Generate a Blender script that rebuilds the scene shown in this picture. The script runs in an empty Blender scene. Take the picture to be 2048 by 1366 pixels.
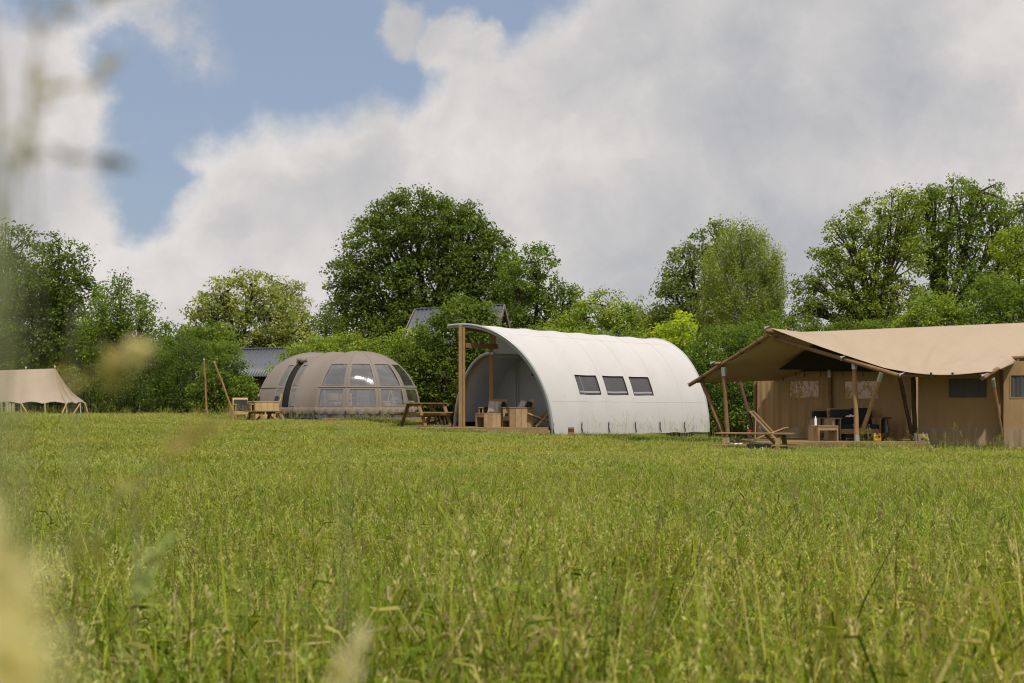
import bpy, math, random, os
import numpy as np
from mathutils import Vector, Matrix, Euler
random.seed(7)
rng = np.random.default_rng(11)
S = bpy.context.scene
COL = S.collection
F = 2844.0            # focal length in pixels of the 2048 px wide photograph (50 mm on full frame)
EYE = 1.35            # camera height above the meadow
HY = 815.0            # image row of the horizon

# ---------------------------------------------------------------- camera
cam = bpy.data.cameras.new('camera')
cam.lens = 50.0; cam.sensor_width = 36.0
cam.shift_y = (HY - 683.0) / 2048.0
cam.clip_start = 0.05; cam.clip_end = 3000.0
cam.dof.use_dof = True; cam.dof.focus_distance = 32.0; cam.dof.aperture_fstop = 8.0
camo = bpy.data.objects.new('camera', cam); COL.objects.link(camo)
camo.location = (0, 0, EYE); camo.rotation_euler = (math.radians(90), 0, 0)
S.camera = camo

# ---------------------------------------------------------------- view
S.view_settings.view_transform = 'Standard'; S.view_settings.look = 'None'
S.view_settings.exposure = 0.0; S.view_settings.gamma = 1.0
S.cycles.use_denoising = True
S.cycles.pixel_filter_type = 'BLACKMAN_HARRIS'; S.cycles.filter_width = 1.1
try: S.cycles.denoiser = 'OPENIMAGEDENOISE'
except Exception: pass
S.cycles.max_bounces = 8; S.cycles.diffuse_bounces = 3; S.cycles.glossy_bounces = 2
S.cycles.transmission_bounces = 4; S.cycles.transparent_max_bounces = 12
S.cycles.caustics_reflective = False; S.cycles.caustics_refractive = False
S.cycles.sample_clamp_indirect = 4.0

# ---------------------------------------------------------------- sun
SUN_EL, SUN_AZ = math.radians(60), math.radians(22)      # azimuth measured from behind the camera towards the right
sdir = Vector((math.cos(SUN_EL)*math.sin(SUN_AZ), -math.cos(SUN_EL)*math.cos(SUN_AZ), math.sin(SUN_EL)))
sun = bpy.data.lights.new('sun', 'SUN'); sun.energy = 3.7; sun.angle = math.radians(1.6); sun.color = (1.0, 0.945, 0.86)
suno = bpy.data.objects.new('sun', sun); COL.objects.link(suno)
suno.rotation_euler = sdir.to_track_quat('Z', 'Y').to_euler(); suno.location = (20, -30, 60)

# ---------------------------------------------------------------- node helpers
class NT:
    def __init__(s, tree): s.t = tree; s.n = tree.nodes; s.l = tree.links
    def new(s, kind, **kw):
        n = s.n.new(kind)
        for k, v in kw.items(): setattr(n, k, v)
        return n
    def put(s, sock, v):
        if isinstance(v, bpy.types.NodeSocket): s.l.new(v, sock)
        elif v is not None: sock.default_value = v
    def m(s, op, a, b=None, c=None, clamp=False):
        n = s.new('ShaderNodeMath', operation=op, use_clamp=clamp)
        s.put(n.inputs[0], a)
        if b is not None: s.put(n.inputs[1], b)
        if c is not None: s.put(n.inputs[2], c)
        return n.outputs[0]
    def vm(s, op, a, b=None, out=0, scale=None):
        n = s.new('ShaderNodeVectorMath', operation=op)
        s.put(n.inputs[0], a)
        if b is not None: s.put(n.inputs[1], b)
        if scale is not None: s.put(n.inputs['Scale'], scale)
        return n.outputs[out]
    def noise(s, vec, scale, detail=5, rough=0.55, out=0):
        n = s.new('ShaderNodeTexNoise'); s.put(n.inputs['Vector'], vec)
        n.inputs['Scale'].default_value = scale; n.inputs['Detail'].default_value = detail; n.inputs['Roughness'].default_value = rough
        return n.outputs[out]
    def ramp(s, v, lo, hi, a=0.0, b=1.0, smooth=True):
        n = s.new('ShaderNodeMapRange', interpolation_type='SMOOTHSTEP' if smooth else 'LINEAR')
        s.put(n.inputs[0], v); s.put(n.inputs[1], lo); s.put(n.inputs[2], hi); s.put(n.inputs[3], a); s.put(n.inputs[4], b)
        return n.outputs[0]
    def mix(s, f, a, b, blend='MIX'):
        n = s.new('ShaderNodeMix', data_type='RGBA', blend_type=blend)
        s.put(n.inputs[0], f); s.put(n.inputs[6], a); s.put(n.inputs[7], b)
        return n.outputs[2]

# ---------------------------------------------------------------- sky
W = bpy.data.worlds.new('World'); S.world = W; W.use_nodes = True
W.node_tree.nodes.clear(); w = NT(W.node_tree)
out = w.new('ShaderNodeOutputWorld'); bg = w.new('ShaderNodeBackground')
sky = w.new('ShaderNodeTexSky', sky_type='NISHITA', sun_disc=False)
sky.sun_elevation = SUN_EL; sky.sun_rotation = math.pi - SUN_AZ
sky.air_density = 1.0; sky.dust_density = 2.2; sky.ozone_density = 1.5
tc = w.new('ShaderNodeTexCoord').outputs['Generated']
def skydir(px, py):
    v = Vector(((px-1024)/F, 1.0, (HY-py)/F)); v.normalize(); return tuple(v)
warp = w.vm('SUBTRACT', w.noise(tc, 7.0, 9, 0.62, out=1), (0.5, 0.5, 0.5))
dw = w.vm('ADD', tc, w.vm('SCALE', warp, scale=0.085))
def blob(px, py, r, d=None):
    dist = w.vm('DISTANCE', dw if d is None else d, skydir(px, py), out=1)
    return w.m('SUBTRACT', 1.0, w.m('DIVIDE', dist, r/F))
def union(lst):
    r = lst[0]
    for x in lst[1:]: r = w.m('SMOOTH_MAX', r, x, 0.12)
    return r
gap = union([blob(*b) for b in ((960, 20, 130), (880, -10, 150), (790, 100, 130), (690, 130, 110), (300, 330, 120), (260, 230, 90), (560, 20, 250), (450, 190, 120), (470, 60, 215), (600, 120, 165), (700, 20, 165), (330, 200, 150), (330, 300, 95), (300, 390, 85),
                                (830, 60, 110), (240, 130, 90), (370, 330, 60), (60, -60, 150), (1000, -120, 190), (500, -200, 260))])
puff = union([blob(*b) for b in ((815, 60, 75), (890, 78, 85), (950, 100, 70))])
wisp = w.m('MULTIPLY', w.ramp(union([blob(390, 115, 80), blob(330, 95, 55), blob(300, 10, 120)]), -0.2, 1.0), w.ramp(fine_ := w.noise(tc, 30.0, 8, 0.65), 0.35, 0.7))
gap = w.m('SUBTRACT', gap, w.m('MULTIPLY', w.ramp(puff, -0.1, 0.9), 0.9))
fine = w.noise(tc, 17.0, 10, 0.62)
gapn = w.m('ADD', gap, w.m('MULTIPLY', w.m('SUBTRACT', fine, 0.5), 0.9))
isblue = w.m('MULTIPLY', w.ramp(gapn, -0.12, 0.52), w.m('SUBTRACT', 1.0, w.m('MULTIPLY', wisp, 0.8)))
# brightness of the cloud deck
big = w.noise(dw, 6.5, 6, 0.5)
mid = w.noise(dw, 17.0, 7, 0.58)
val = w.m('ADD', w.m('MULTIPLY', w.m('SUBTRACT', big, 0.5), 0.70), w.m('MULTIPLY', w.m('SUBTRACT', mid, 0.5), 0.66))
dark = union([blob(*b) for b in ((1500, 120, 330), (1750, 90, 250), (560, 400, 150), (1250, 520, 200), (900, 560, 220), (700, 400, 130), (1560, 480, 200))])
lite = union([blob(*b) for b in ((520, 290, 190), (900, 330, 200), (1080, 60, 170), (60, 230, 170), (120, 90, 150), (200, 470, 120), (1250, 330, 190), (1960, 80, 130), (1060, 340, 90), (1080, 480, 90))])
val = w.m('SUBTRACT', val, w.m('MULTIPLY', w.m('MAXIMUM', dark, 0.0), 0.20))
val = w.m('ADD', val, w.m('MULTIPLY', w.m('MAXIMUM', lite, 0.0), 0.16))
rim = w.m('MULTIPLY', w.ramp(gapn, -0.45, -0.02), 0.06)
val = w.m('ADD', w.m('ADD', val, rim), 0.5, clamp=True)
cr = w.new('ShaderNodeValToRGB'); w.put(cr.inputs[0], val)
e = cr.color_ramp.elements
e[0].position = 0.22; e[0].color = (0.455, 0.465, 0.495, 1)
e[1].position = 0.80; e[1].color = (0.82, 0.775, 0.745, 1)
x = e.new(0.5); x.color = (0.605, 0.59, 0.59, 1)
skyc = w.mix(1.0, sky.outputs[0], (0.105, 0.100, 0.096, 1), 'MULTIPLY')
# thin veil over the blue
skyc = w.mix(0.55, skyc, (0.37, 0.455, 0.61, 1))
colr = w.mix(isblue, cr.outputs[0], skyc)
w.put(bg.inputs[0], colr); bg.inputs[1].default_value = 1.0
w.l.new(bg.outputs[0], out.inputs[0])

# ---------------------------------------------------------------- mesh helpers
def tag(o, label=None, cat=None, group=None, kind=None):
    if label: o['label'] = label
    if cat: o['category'] = cat
    if group: o['group'] = group
    if kind: o['kind'] = kind
    return o
def empty(name, loc, label, cat, group=None, rz=0.0):
    o = bpy.data.objects.new(name, None); COL.objects.link(o)
    o.location = loc; o.rotation_euler = (0, 0, rz); o.empty_display_size = 0.2
    return tag(o, label, cat, group)
def smooth(t):
    t = np.clip(t, 0, 1); return t*t*(3-2*t)
def P(px, py, Y):
    return Vector(((px-1024)*Y/F, Y, EYE-(py-HY)*Y/F))

class MB:
    """collects shapes; build() links them as one mesh object"""
    def __init__(s, org=(0, 0, 0)): s.v = []; s.f = []; s.sm = []; s.o = Vector(org)
    def add(s, vs, fs, sm=False):
        b = len(s.v)
        s.v += [tuple(Vector(p) - s.o) for p in vs]
        s.f += [tuple(b+i for i in f) for f in fs]; s.sm += [sm]*len(fs)
        return s
    def box(s, c, size, R=None):
        x, y, z = [k/2 for k in size]; R = R or Matrix.Identity(3); c = Vector(c)
        vs = [c + R @ Vector((i*x, j*y, k*z)) for k in (-1, 1) for j in (-1, 1) for i in (-1, 1)]
        return s.add(vs, [(0, 2, 3, 1), (4, 5, 7, 6), (0, 1, 5, 4), (2, 6, 7, 3), (0, 4, 6, 2), (1, 3, 7, 5)])
    def beam(s, a, b, w_, h_, up=(0, 0, 1)):
        a, b = Vector(a), Vector(b); d = (b-a); L = d.length; d.normalize()
        u = Vector(up)
        if abs(u.dot(d)) > 0.98: u = Vector((0, 1, 0))
        sx = d.cross(u).normalized(); uz = sx.cross(d).normalized()
        R = Matrix((sx, d, uz)).transposed()
        return s.box((a+b)/2, (w_, L, h_), R)
    def tube(s, pts, rad, n=8, cap=True, sm=True):
        pts = [Vector(p) for p in pts]
        if not hasattr(rad, '__len__'): rad = [rad]*len(pts)
        vs = []; fs = []; prev = None
        for i, p in enumerate(pts):
            d = (pts[min(i+1, len(pts)-1)] - pts[max(i-1, 0)]).normalized()
            u = Vector((0, 0, 1)) if abs(d.z) < 0.9 else Vector((1, 0, 0))
            if prev is not None: u = prev
            a = d.cross(u).normalized(); b = a.cross(d).normalized(); prev = b
            for k in range(n):
                t = 2*math.pi*k/n
                vs.append(p + (a*math.cos(t) + b*math.sin(t))*rad[i])
        for i in range(len(pts)-1):
            for k in range(n):
                k2 = (k+1) % n
                fs.append((i*n+k, i*n+k2, (i+1)*n+k2, (i+1)*n+k))
        s.add(vs, fs, sm)
        if cap:
            m = (len(pts)-1)*n
            s.add(vs[:n], [tuple(range(n))[::-1]]); s.add(vs[m:], [tuple(range(n))])
        return s
    def grid(s, fn, nu, nv, sm=True):
        vs = [fn(i/nu, j/nv) for j in range(nv+1) for i in range(nu+1)]
        fs = [(j*(nu+1)+i, j*(nu+1)+i+1, (j+1)*(nu+1)+i+1, (j+1)*(nu+1)+i) for j in range(nv) for i in range(nu)]
        return s.add(vs, fs, sm)
    def build(s, name, mat, parent=None, bevel=0.0, seg=2, solid=0.0, offset=0.0, subsurf=0):
        me = bpy.data.meshes.new(name); me.from_pydata(s.v, [], s.f); me.update()
        me.polygons.foreach_set('use_smooth', s.sm)
        me.materials.append(mat)
        o = bpy.data.objects.new(name, me); COL.objects.link(o)
        if parent is not None: o.parent = parent
        elif s.o.length > 0: o.location = s.o
        if solid:
            m = o.modifiers.new('thick', 'SOLIDIFY'); m.thickness = solid; m.offset = offset
        if bevel:
            m = o.modifiers.new('bevel', 'BEVEL'); m.width = bevel; m.segments = seg; m.limit_method = 'ANGLE'
            if bevel > 0.02: me.polygons.foreach_set('use_smooth', [True]*len(me.polygons))
        if subsurf:
            m = o.modifiers.new('sub', 'SUBSURF'); m.levels = subsurf; m.render_levels = subsurf
        return o

def quads_object(name, V, col, mat, parent=None, link=True):
    """V (n,4,3) separate quads with a colour each"""
    n = len(V); me = bpy.data.meshes.new(name)
    me.vertices.add(4*n); me.vertices.foreach_set('co', np.ascontiguousarray(V.reshape(-1), dtype=np.float32))
    me.loops.add(4*n); me.loops.foreach_set('vertex_index', np.arange(4*n, dtype=np.int32))
    me.polygons.add(n); me.polygons.foreach_set('loop_start', np.arange(0, 4*n, 4, dtype=np.int32))
    me.update(calc_edges=True)
    a = me.attributes.new('col', 'FLOAT_COLOR', 'FACE')
    c4 = np.ones((n, 4), np.float32); c4[:, :3] = col
    a.data.foreach_set('color', c4.reshape(-1))
    me.materials.append(mat)
    o = bpy.data.objects.new(name, me)
    if link: COL.objects.link(o)
    if parent is not None: o.parent = parent
    return o

# ---------------------------------------------------------------- materials
def material(name):
    m = bpy.data.materials.new(name); m.use_nodes = True; m.node_tree.nodes.clear()
    t = NT(m.node_tree); o = t.new('ShaderNodeOutputMaterial'); return m, t, o
def principled(t, base, rough=0.6, spec=0.3, metal=0.0, normal=None):
    p = t.new('ShaderNodeBsdfPrincipled'); t.put(p.inputs['Base Color'], base); t.put(p.inputs['Roughness'], rough)
    t.put(p.inputs['Specular IOR Level'], spec); t.put(p.inputs['Metallic'], metal)
    if normal is not None: t.l.new(normal, p.inputs['Normal'])
    return p.outputs[0]
def bump(t, h, strength=0.3, dist=0.01):
    b = t.new('ShaderNodeBump'); b.inputs['Strength'].default_value = strength; b.inputs['Distance'].default_value = dist
    t.l.new(h, b.inputs['Height']); return b.outputs[0]
def c4(c): return (c[0], c[1], c[2], 1.0)

def foliage_mat(name, transl=0.35, rough=0.55, patch=0.0):
    m, t, o = material(name)
    a = t.new('ShaderNodeAttribute', attribute_name='col').outputs['Color']
    if patch:
        g = t.new('ShaderNodeNewGeometry').outputs['Position']
        n1 = t.noise(g, 0.22, 3, 0.5); n2 = t.noise(t.vm('ADD', g, (40, 0, 0)), 0.9, 3, 0.6)
        a = t.mix(t.ramp(n1, 0.35, 0.68), a, t.mix(1.0, a, (1.15, 1.0, 0.95, 1), 'MULTIPLY'))
        a = t.mix(t.ramp(n2, 0.4, 0.7, 0.0, 0.8), a, t.mix(1.0, a, (0.80, 0.92, 0.85, 1), 'MULTIPLY'))
    pr = principled(t, a, rough, 0.12)
    tr = t.new('ShaderNodeBsdfTranslucent'); t.put(tr.inputs[0], t.mix(1.0, a, (1.25, 1.15, 0.6, 1), 'MULTIPLY'))
    mx = t.new('ShaderNodeMixShader'); mx.inputs[0].default_value = transl
    t.l.new(pr, mx.inputs[1]); t.l.new(tr.outputs[0], mx.inputs[2]); t.l.new(mx.outputs[0], o.inputs[0])
    return m
LEAF = foliage_mat('leaf', 0.50, 0.5)
GRASS = foliage_mat('grass_blade', 0.42, 0.55, patch=1.0)

def wood_mat(name, light, dark, rough=0.75, knots=True):
    m, t, o = material(name)
    tcn = t.new('ShaderNodeTexCoord').outputs['Object']
    g = t.new('ShaderNodeNewGeometry').outputs['Random Per Island']
    off = t.new('ShaderNodeCombineXYZ'); t.put(off.inputs[0], t.m('MULTIPLY', g, 37.0)); t.put(off.inputs[2], t.m('MULTIPLY', g, 11.0))
    v = t.vm('ADD', tcn, off.outputs[0])
    n1 = t.noise(v, 3.0, 4, 0.6); n2 = t.noise(t.vm('MULTIPLY', v, (22, 22, 3)), 1.6, 4, 0.65); n3 = t.noise(v, 16, 3, 0.6)
    f = t.m('ADD', t.m('MULTIPLY', n1, 0.45), t.m('ADD', t.m('MULTIPLY', n2, 0.4), t.m('MULTIPLY', t.m('SUBTRACT', g, 0.5), 0.35)))
    c = t.mix(t.ramp(f, 0.25, 0.68), c4(dark), c4(light))
    c = t.mix(t.ramp(n3, 0.66, 0.74, 0.0, 0.55), c, c4([k*0.45 for k in dark]))
    t.l.new(principled(t, c, rough, 0.2, normal=bump(t, n2, 0.35, 0.004)), o.inputs[0])
    return m
def fabric_mat(name, base, rough=0.8, transl=0.0, vary=0.08, weave=0.15, folds=0.0, spec=0.2, tcol=None):
    m, t, o = material(name)
    tcn = t.new('ShaderNodeTexCoord').outputs['Object']
    n = t.noise(tcn, 1.3, 4, 0.55); n2 = t.noise(tcn, 9.0, 3, 0.5)
    c = t.mix(t.ramp(t.m('ADD', t.m('MULTIPLY', n, 0.7), t.m('MULTIPLY', n2, 0.3)), 0.3, 0.7), c4([k*(1-vary) for k in base]), c4([min(k*(1+vary*0.6), 0.95) for k in base]))
    h = t.noise(tcn, 140.0, 2, 0.5)
    nor = bump(t, h, weave, 0.002)
    if folds:
        fn = t.noise(t.vm('MULTIPLY', tcn, (3.5, 3.5, 0.6)), 1.5, 4, 0.5)
        b = t.new('ShaderNodeBump'); b.inputs['Strength'].default_value = folds; b.inputs['Distance'].default_value = 0.05
        t.l.new(fn, b.inputs['Height']); t.l.new(nor, b.inputs['Normal']); nor = b.outputs[0]
    sh = principled(t, c, rough, spec, normal=nor)
    if transl:
        tr = t.new('ShaderNodeBsdfTranslucent'); t.put(tr.inputs[0], c4(tcol) if tcol else c)
        mx = t.new('ShaderNodeMixShader'); mx.inputs[0].default_value = transl
        t.l.new(sh, mx.inputs[1]); t.l.new(tr.outputs[0], mx.inputs[2]); sh = mx.outputs[0]
    t.l.new(sh, o.inputs[0]); return m
def plain_mat(name, base, rough=0.5, spec=0.4, metal=0.0, vary=0.1, scale=8.0):
    m, t, o = material(name)
    tcn = t.new('ShaderNodeTexCoord').outputs['Object']
    n = t.noise(tcn, scale, 4, 0.6)
    c = t.mix(n, c4([k*(1-vary) for k in base]), c4([min(1, k*(1+vary)) for k in base]))
    t.l.new(principled(t, c, rough, spec, metal), o.inputs[0]); return m
def film_mat(name, tint=(0.82, 0.84, 0.86), rough=0.12, wr=0.5, milk=0.12, base=0.05):
    m, t, o = material(name)
    tcn = t.new('ShaderNodeTexCoord').outputs['Object']
    n = t.noise(t.vm('MULTIPLY', tcn, (2.0, 2.0, 0.9)), 1.7, 3, 0.5)
    nor = bump(t, n, wr, 0.25)
    tp = t.new('ShaderNodeBsdfTransparent'); tp.inputs[0].default_value = c4(tint)
    gl = t.new('ShaderNodeBsdfGlossy'); gl.inputs['Roughness'].default_value = rough; t.l.new(nor, gl.inputs['Normal'])
    df = t.new('ShaderNodeBsdfDiffuse'); df.inputs[0].default_value = (0.6, 0.6, 0.6, 1)
    fr = t.new('ShaderNodeFresnel'); fr.inputs[0].default_value = 1.45; t.l.new(nor, fr.inputs['Normal'])
    a = t.new('ShaderNodeMixShader'); a.inputs[0].default_value = milk
    t.l.new(tp.outputs[0], a.inputs[1]); t.l.new(df.outputs[0], a.inputs[2])
    b = t.new('ShaderNodeMixShader'); t.put(b.inputs[0], t.m('ADD', t.m('MULTIPLY', fr.outputs[0], 2.2), base, clamp=True))
    t.l.new(a.outputs[0], b.inputs[1]); t.l.new(gl.outputs[0], b.inputs[2]); t.l.new(b.outputs[0], o.inputs[0])
    return m

WOOD_DECK = wood_mat('treated_pine', (0.34, 0.24, 0.11), (0.19, 0.13, 0.055))
WOOD_POST = wood_mat('brown_post_wood', (0.41, 0.265, 0.13), (0.26, 0.155, 0.07))
WOOD_ROUND = wood_mat('round_pole_wood', (0.30, 0.178, 0.09), (0.17, 0.095, 0.045))
WOOD_SCAFF = wood_mat('rough_plank_wood', (0.42, 0.29, 0.165), (0.22, 0.145, 0.08))
WOOD_BLOND = wood_mat('blond_wood', (0.58, 0.40, 0.21), (0.44, 0.29, 0.14), 0.6)
WOOD_CHAIR = wood_mat('beech_wood', (0.52, 0.33, 0.14), (0.38, 0.22, 0.085), 0.5)
WOOD_GREY = wood_mat('weathered_wood', (0.30, 0.27, 0.22), (0.16, 0.13, 0.10))
WOOD_DARK = wood_mat('dark_stained_wood', (0.10, 0.06, 0.035), (0.05, 0.03, 0.02))
WHITE_CANVAS = fabric_mat('white_canvas', (0.575, 0.556, 0.545), 0.7, 0.06, 0.04, 0.1, folds=0.05, tcol=(0.5, 0.5, 0.45))
GREY_CANVAS = fabric_mat('grey_canvas', (0.50, 0.515, 0.55), 0.8, 0.25, 0.06, 0.15, folds=0.12)
TAUPE_CANVAS = fabric_mat('taupe_canvas', (0.31, 0.265, 0.23), 0.8, 0.28, 0.05, 0.1, folds=0.1)
SAND_CANVAS = fabric_mat('sand_canvas', (0.45, 0.355, 0.26), 0.8, 0.13, 0.05, 0.12, folds=0.15, tcol=(0.42, 0.27, 0.13))
WALL_CANVAS = fabric_mat('tan_wall_canvas', (0.40, 0.265, 0.135), 0.85, 0.06, 0.06, 0.12, folds=0.5)
SKIRT = fabric_mat('pale_skirt_canvas', (0.38, 0.285, 0.175), 0.85, 0.1, 0.08, 0.12, folds=0.5)
MARQUEE = fabric_mat('cream_canvas', (0.46, 0.37, 0.29), 0.85, 0.2, 0.05, 0.12, folds=0.25)
BLACK_CLOTH = fabric_mat('black_cloth', (0.018, 0.019, 0.022), 0.9)
CHARCOAL = fabric_mat('charcoal_cushion', (0.03, 0.032, 0.036), 0.9)
BLUE_CLOTH = fabric_mat('navy_sling', (0.05, 0.06, 0.09), 0.9)
PINK_CLOTH = fabric_mat('pale_pink_cloth', (0.50, 0.38, 0.35), 0.9)
PILLOW = fabric_mat('striped_linen', (0.42, 0.36, 0.30), 0.95, vary=0.2)
GROUNDSHEET = fabric_mat('blue_grey_groundsheet', (0.085, 0.10, 0.12), 0.4, 0, 0.2, 0.1, folds=0.4, spec=0.5)
MESHWIN = plain_mat('dark_window_mesh', (0.085, 0.08, 0.085), 0.5, 0.3, vary=0.25, scale=2.0)
BLIND = plain_mat('grey_window_band', (0.30, 0.30, 0.32), 0.5, 0.3)
BLACK_NET = fabric_mat('black_netting', (0.022, 0.020, 0.018), 0.9)
FILM = film_mat('clear_film', (0.93, 0.93, 0.94), 0.06, 0.03, 0.07, 0.19)
FILM2 = film_mat('brown_tinted_film', (0.24, 0.20, 0.16), 0.08, 0.22, 0.02, 0.03)
STEEL = plain_mat('galvanised_steel', (0.48, 0.50, 0.52), 0.45, 0.5, 0.7, 0.2)
ALU = plain_mat('aluminium_trim', (0.33, 0.35, 0.36), 0.4, 0.5, 0.35, 0.1)
STRAP = plain_mat('black_strap', (0.02, 0.02, 0.022), 0.6)
WHITE_P = plain_mat('white_plastic', (0.75, 0.77, 0.80), 0.35)
BLUE_P = plain_mat('blue_plastic', (0.01, 0.16, 0.42), 0.35)
YEL_P = plain_mat('orange_yellow_plastic', (0.70, 0.33, 0.02), 0.45)
RED_P = plain_mat('red_plastic', (0.45, 0.03, 0.04), 0.4)
GREY_P = plain_mat('grey_paint', (0.42, 0.44, 0.47), 0.5)
NAVY_P = plain_mat('navy_paint', (0.045, 0.055, 0.085), 0.5)
ROPE = plain_mat('pale_rope', (0.62, 0.58, 0.50), 0.9)
BAMBOO = wood_mat('pale_bamboo', (0.58, 0.50, 0.34), (0.40, 0.33, 0.20))
BARK = wood_mat('grey_brown_bark', (0.13, 0.11, 0.085), (0.055, 0.045, 0.035), 0.95)
BIRCH = wood_mat('pale_birch_bark', (0.62, 0.58, 0.50), (0.38, 0.34, 0.29), 0.9)
ROOF = plain_mat('grey_corrugated_steel', (0.125, 0.135, 0.155), 0.4, 0.5, 0.2, 0.12)
INK = plain_mat('burnt_lettering', (0.02, 0.014, 0.01), 0.8)
GLASS_P = film_mat('drinking_glass', (0.85, 0.87, 0.9), 0.05, 0.1, 0.15)
# ---------------------------------------------------------------- ground
def gz(x, y):
    x = np.asarray(x, float); y = np.asarray(y, float)
    rise = smooth((y-14)/28)
    wx = 0.66 + (0.05-0.66)*smooth((x+8)/18)
    back = 1 - 0.75*smooth((y-56)/7)
    bumps = 0.03*np.sin(x*0.31+1.3)*np.cos(y*0.27) + 0.015*np.sin(x*0.9+y*0.7)
    return rise*wx*back + bumps*smooth((y-6)/10)
def gzf(x, y): return float(gz(x, y))

def ground():
    def axis(lo, hi, step, far):
        a = list(np.arange(lo, hi+0.01, step)); 
        d = step
        l = [lo]; r = [hi]
        while l[-1] > -far: d *= 1.5; l.append(l[-1]-d)
        d = step
        while r[-1] < far: d *= 1.5; r.append(r[-1]+d)
        return np.array(l[1:][::-1] + a + r[1:])
    xs = axis(-40, 40, 1.0, 600); ys = axis(-4, 90, 1.0, 600)
    X, Y = np.meshgrid(xs, ys); Z = gz(X, Y)
    nx, ny = len(xs), len(ys)
    vs = np.stack([X, Y, Z], -1).reshape(-1, 3)
    fs = [(j*nx+i, j*nx+i+1, (j+1)*nx+i+1, (j+1)*nx+i) for j in range(ny-1) for i in range(nx-1)]
    m, t, o = material('meadow_soil')
    g = t.new('ShaderNodeNewGeometry').outputs['Position']
    n = t.noise(g, 1.3, 6, 0.65); n2 = t.noise(g, 14.0, 5, 0.7)
    c = t.mix(t.ramp(n, 0.3, 0.7), (0.055, 0.075, 0.022, 1), (0.11, 0.115, 0.04, 1))
    c = t.mix(t.ramp(n2, 0.45, 0.75), c, (0.19, 0.165, 0.08, 1))
    t.l.new(principled(t, c, 0.95, 0.1, normal=bump(t, n2, 0.8, 0.03)), o.inputs[0])
    me = bpy.data.meshes.new('ground'); me.from_pydata(vs.tolist(), [], fs); me.update()
    me.polygons.foreach_set('use_smooth', [True]*len(fs)); me.materials.append(m)
    ob = bpy.data.objects.new('ground', me); COL.objects.link(ob); tag(ob, kind='structure')
ground()

# ---------------------------------------------------------------- meadow grass
PAL = np.array([(0.205, 0.30, 0.022), (0.275, 0.36, 0.028), (0.34, 0.405, 0.042), (0.13, 0.225, 0.022), (0.44, 0.45, 0.12)])
STRAWS = np.array([(0.52, 0.46, 0.22), (0.36, 0.34, 0.13), (0.48, 0.40, 0.24), (0.30, 0.30, 0.10)])
HEADS = np.array([(0.56, 0.58, 0.22), (0.42, 0.52, 0.13), (0.60, 0.56, 0.28), (0.30, 0.26, 0.13), (0.30, 0.40, 0.08), (0.50, 0.53, 0.17)])
def blades(n, size, h, w_, seg, pal, straw=0.08, lean=0.35):
    bx = rng.uniform(-size/2, size/2, n); by = rng.uniform(-size/2, size/2, n)
    H = h*np.clip(rng.normal(0.85, 0.22, n), 0.3, 1.5); th = rng.uniform(0, 2*np.pi, n)
    L = H*np.abs(rng.normal(0, lean, n)) + 0.02
    W_ = w_*rng.uniform(0.6, 1.4, n); ph = th + np.pi/2 + rng.normal(0, 0.5, n)
    droop = rng.uniform(0, 1, n) < 0.5
    qs = []
    def at(t, k):
        ww = W_*(1-0.9*t**2)*0.5*k
        z = H*(t - np.where(droop, 0.35*t**3, 0.08*t**3))
        return np.stack([bx+np.cos(th)*L*t**1.8+np.cos(ph)*ww, by+np.sin(th)*L*t**1.8+np.sin(ph)*ww, z], -1)
    for s in range(seg):
        t0, t1 = s/seg, (s+1)/seg
        qs.append(np.stack([at(t0, -1), at(t0, 1), at(t1, 1), at(t1, -1)], 1))
    c = pal[rng.integers(0, len(pal), n)]*rng.uniform(0.3, 1.3, (n, 1))
    st = rng.uniform(0, 1, n) < straw
    c[st] = STRAWS[rng.integers(0, len(STRAWS), st.sum())]*rng.uniform(0.7, 1.1, (st.sum(), 1))
    return np.concatenate(qs), np.concatenate([c]*seg)
def leaves(n, size, h, ln, w_, pal, seg=2):
    bx = rng.uniform(-size/2, size/2, n); by = rng.uniform(-size/2, size/2, n); z0 = h*rng.uniform(0.35, 0.92, n)
    th = rng.uniform(0, 2*np.pi, n); L = ln*rng.uniform(0.5, 1.4, n); up = rng.uniform(0.1, 1.8, n); W_ = w_*rng.uniform(0.6, 1.3, n)
    tw = rng.uniform(-0.9, 0.9, n)
    def at(t, k):
        r = L*t; z = z0 + L*(up*t - (0.35+0.75*up)*t*t); ww = W_*0.5*k*(1-0.85*t**2)
        return np.stack([bx+np.cos(th)*r-np.sin(th)*ww*np.cos(tw), by+np.sin(th)*r+np.cos(th)*ww*np.cos(tw), z+ww*np.sin(tw)], -1)
    qs = [np.stack([at(s/seg, -1), at(s/seg, 1), at((s+1)/seg, 1), at((s+1)/seg, -1)], 1) for s in range(seg)]
    c = pal[rng.integers(0, len(pal), n)]*rng.uniform(0.4, 1.35, (n, 1))
    st = rng.uniform(0, 1, n) < 0.07
    c[st] = STRAWS[rng.integers(0, len(STRAWS), st.sum())]*rng.uniform(0.8, 1.15, (st.sum(), 1))
    return np.concatenate(qs), np.concatenate([c]*seg)
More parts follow.
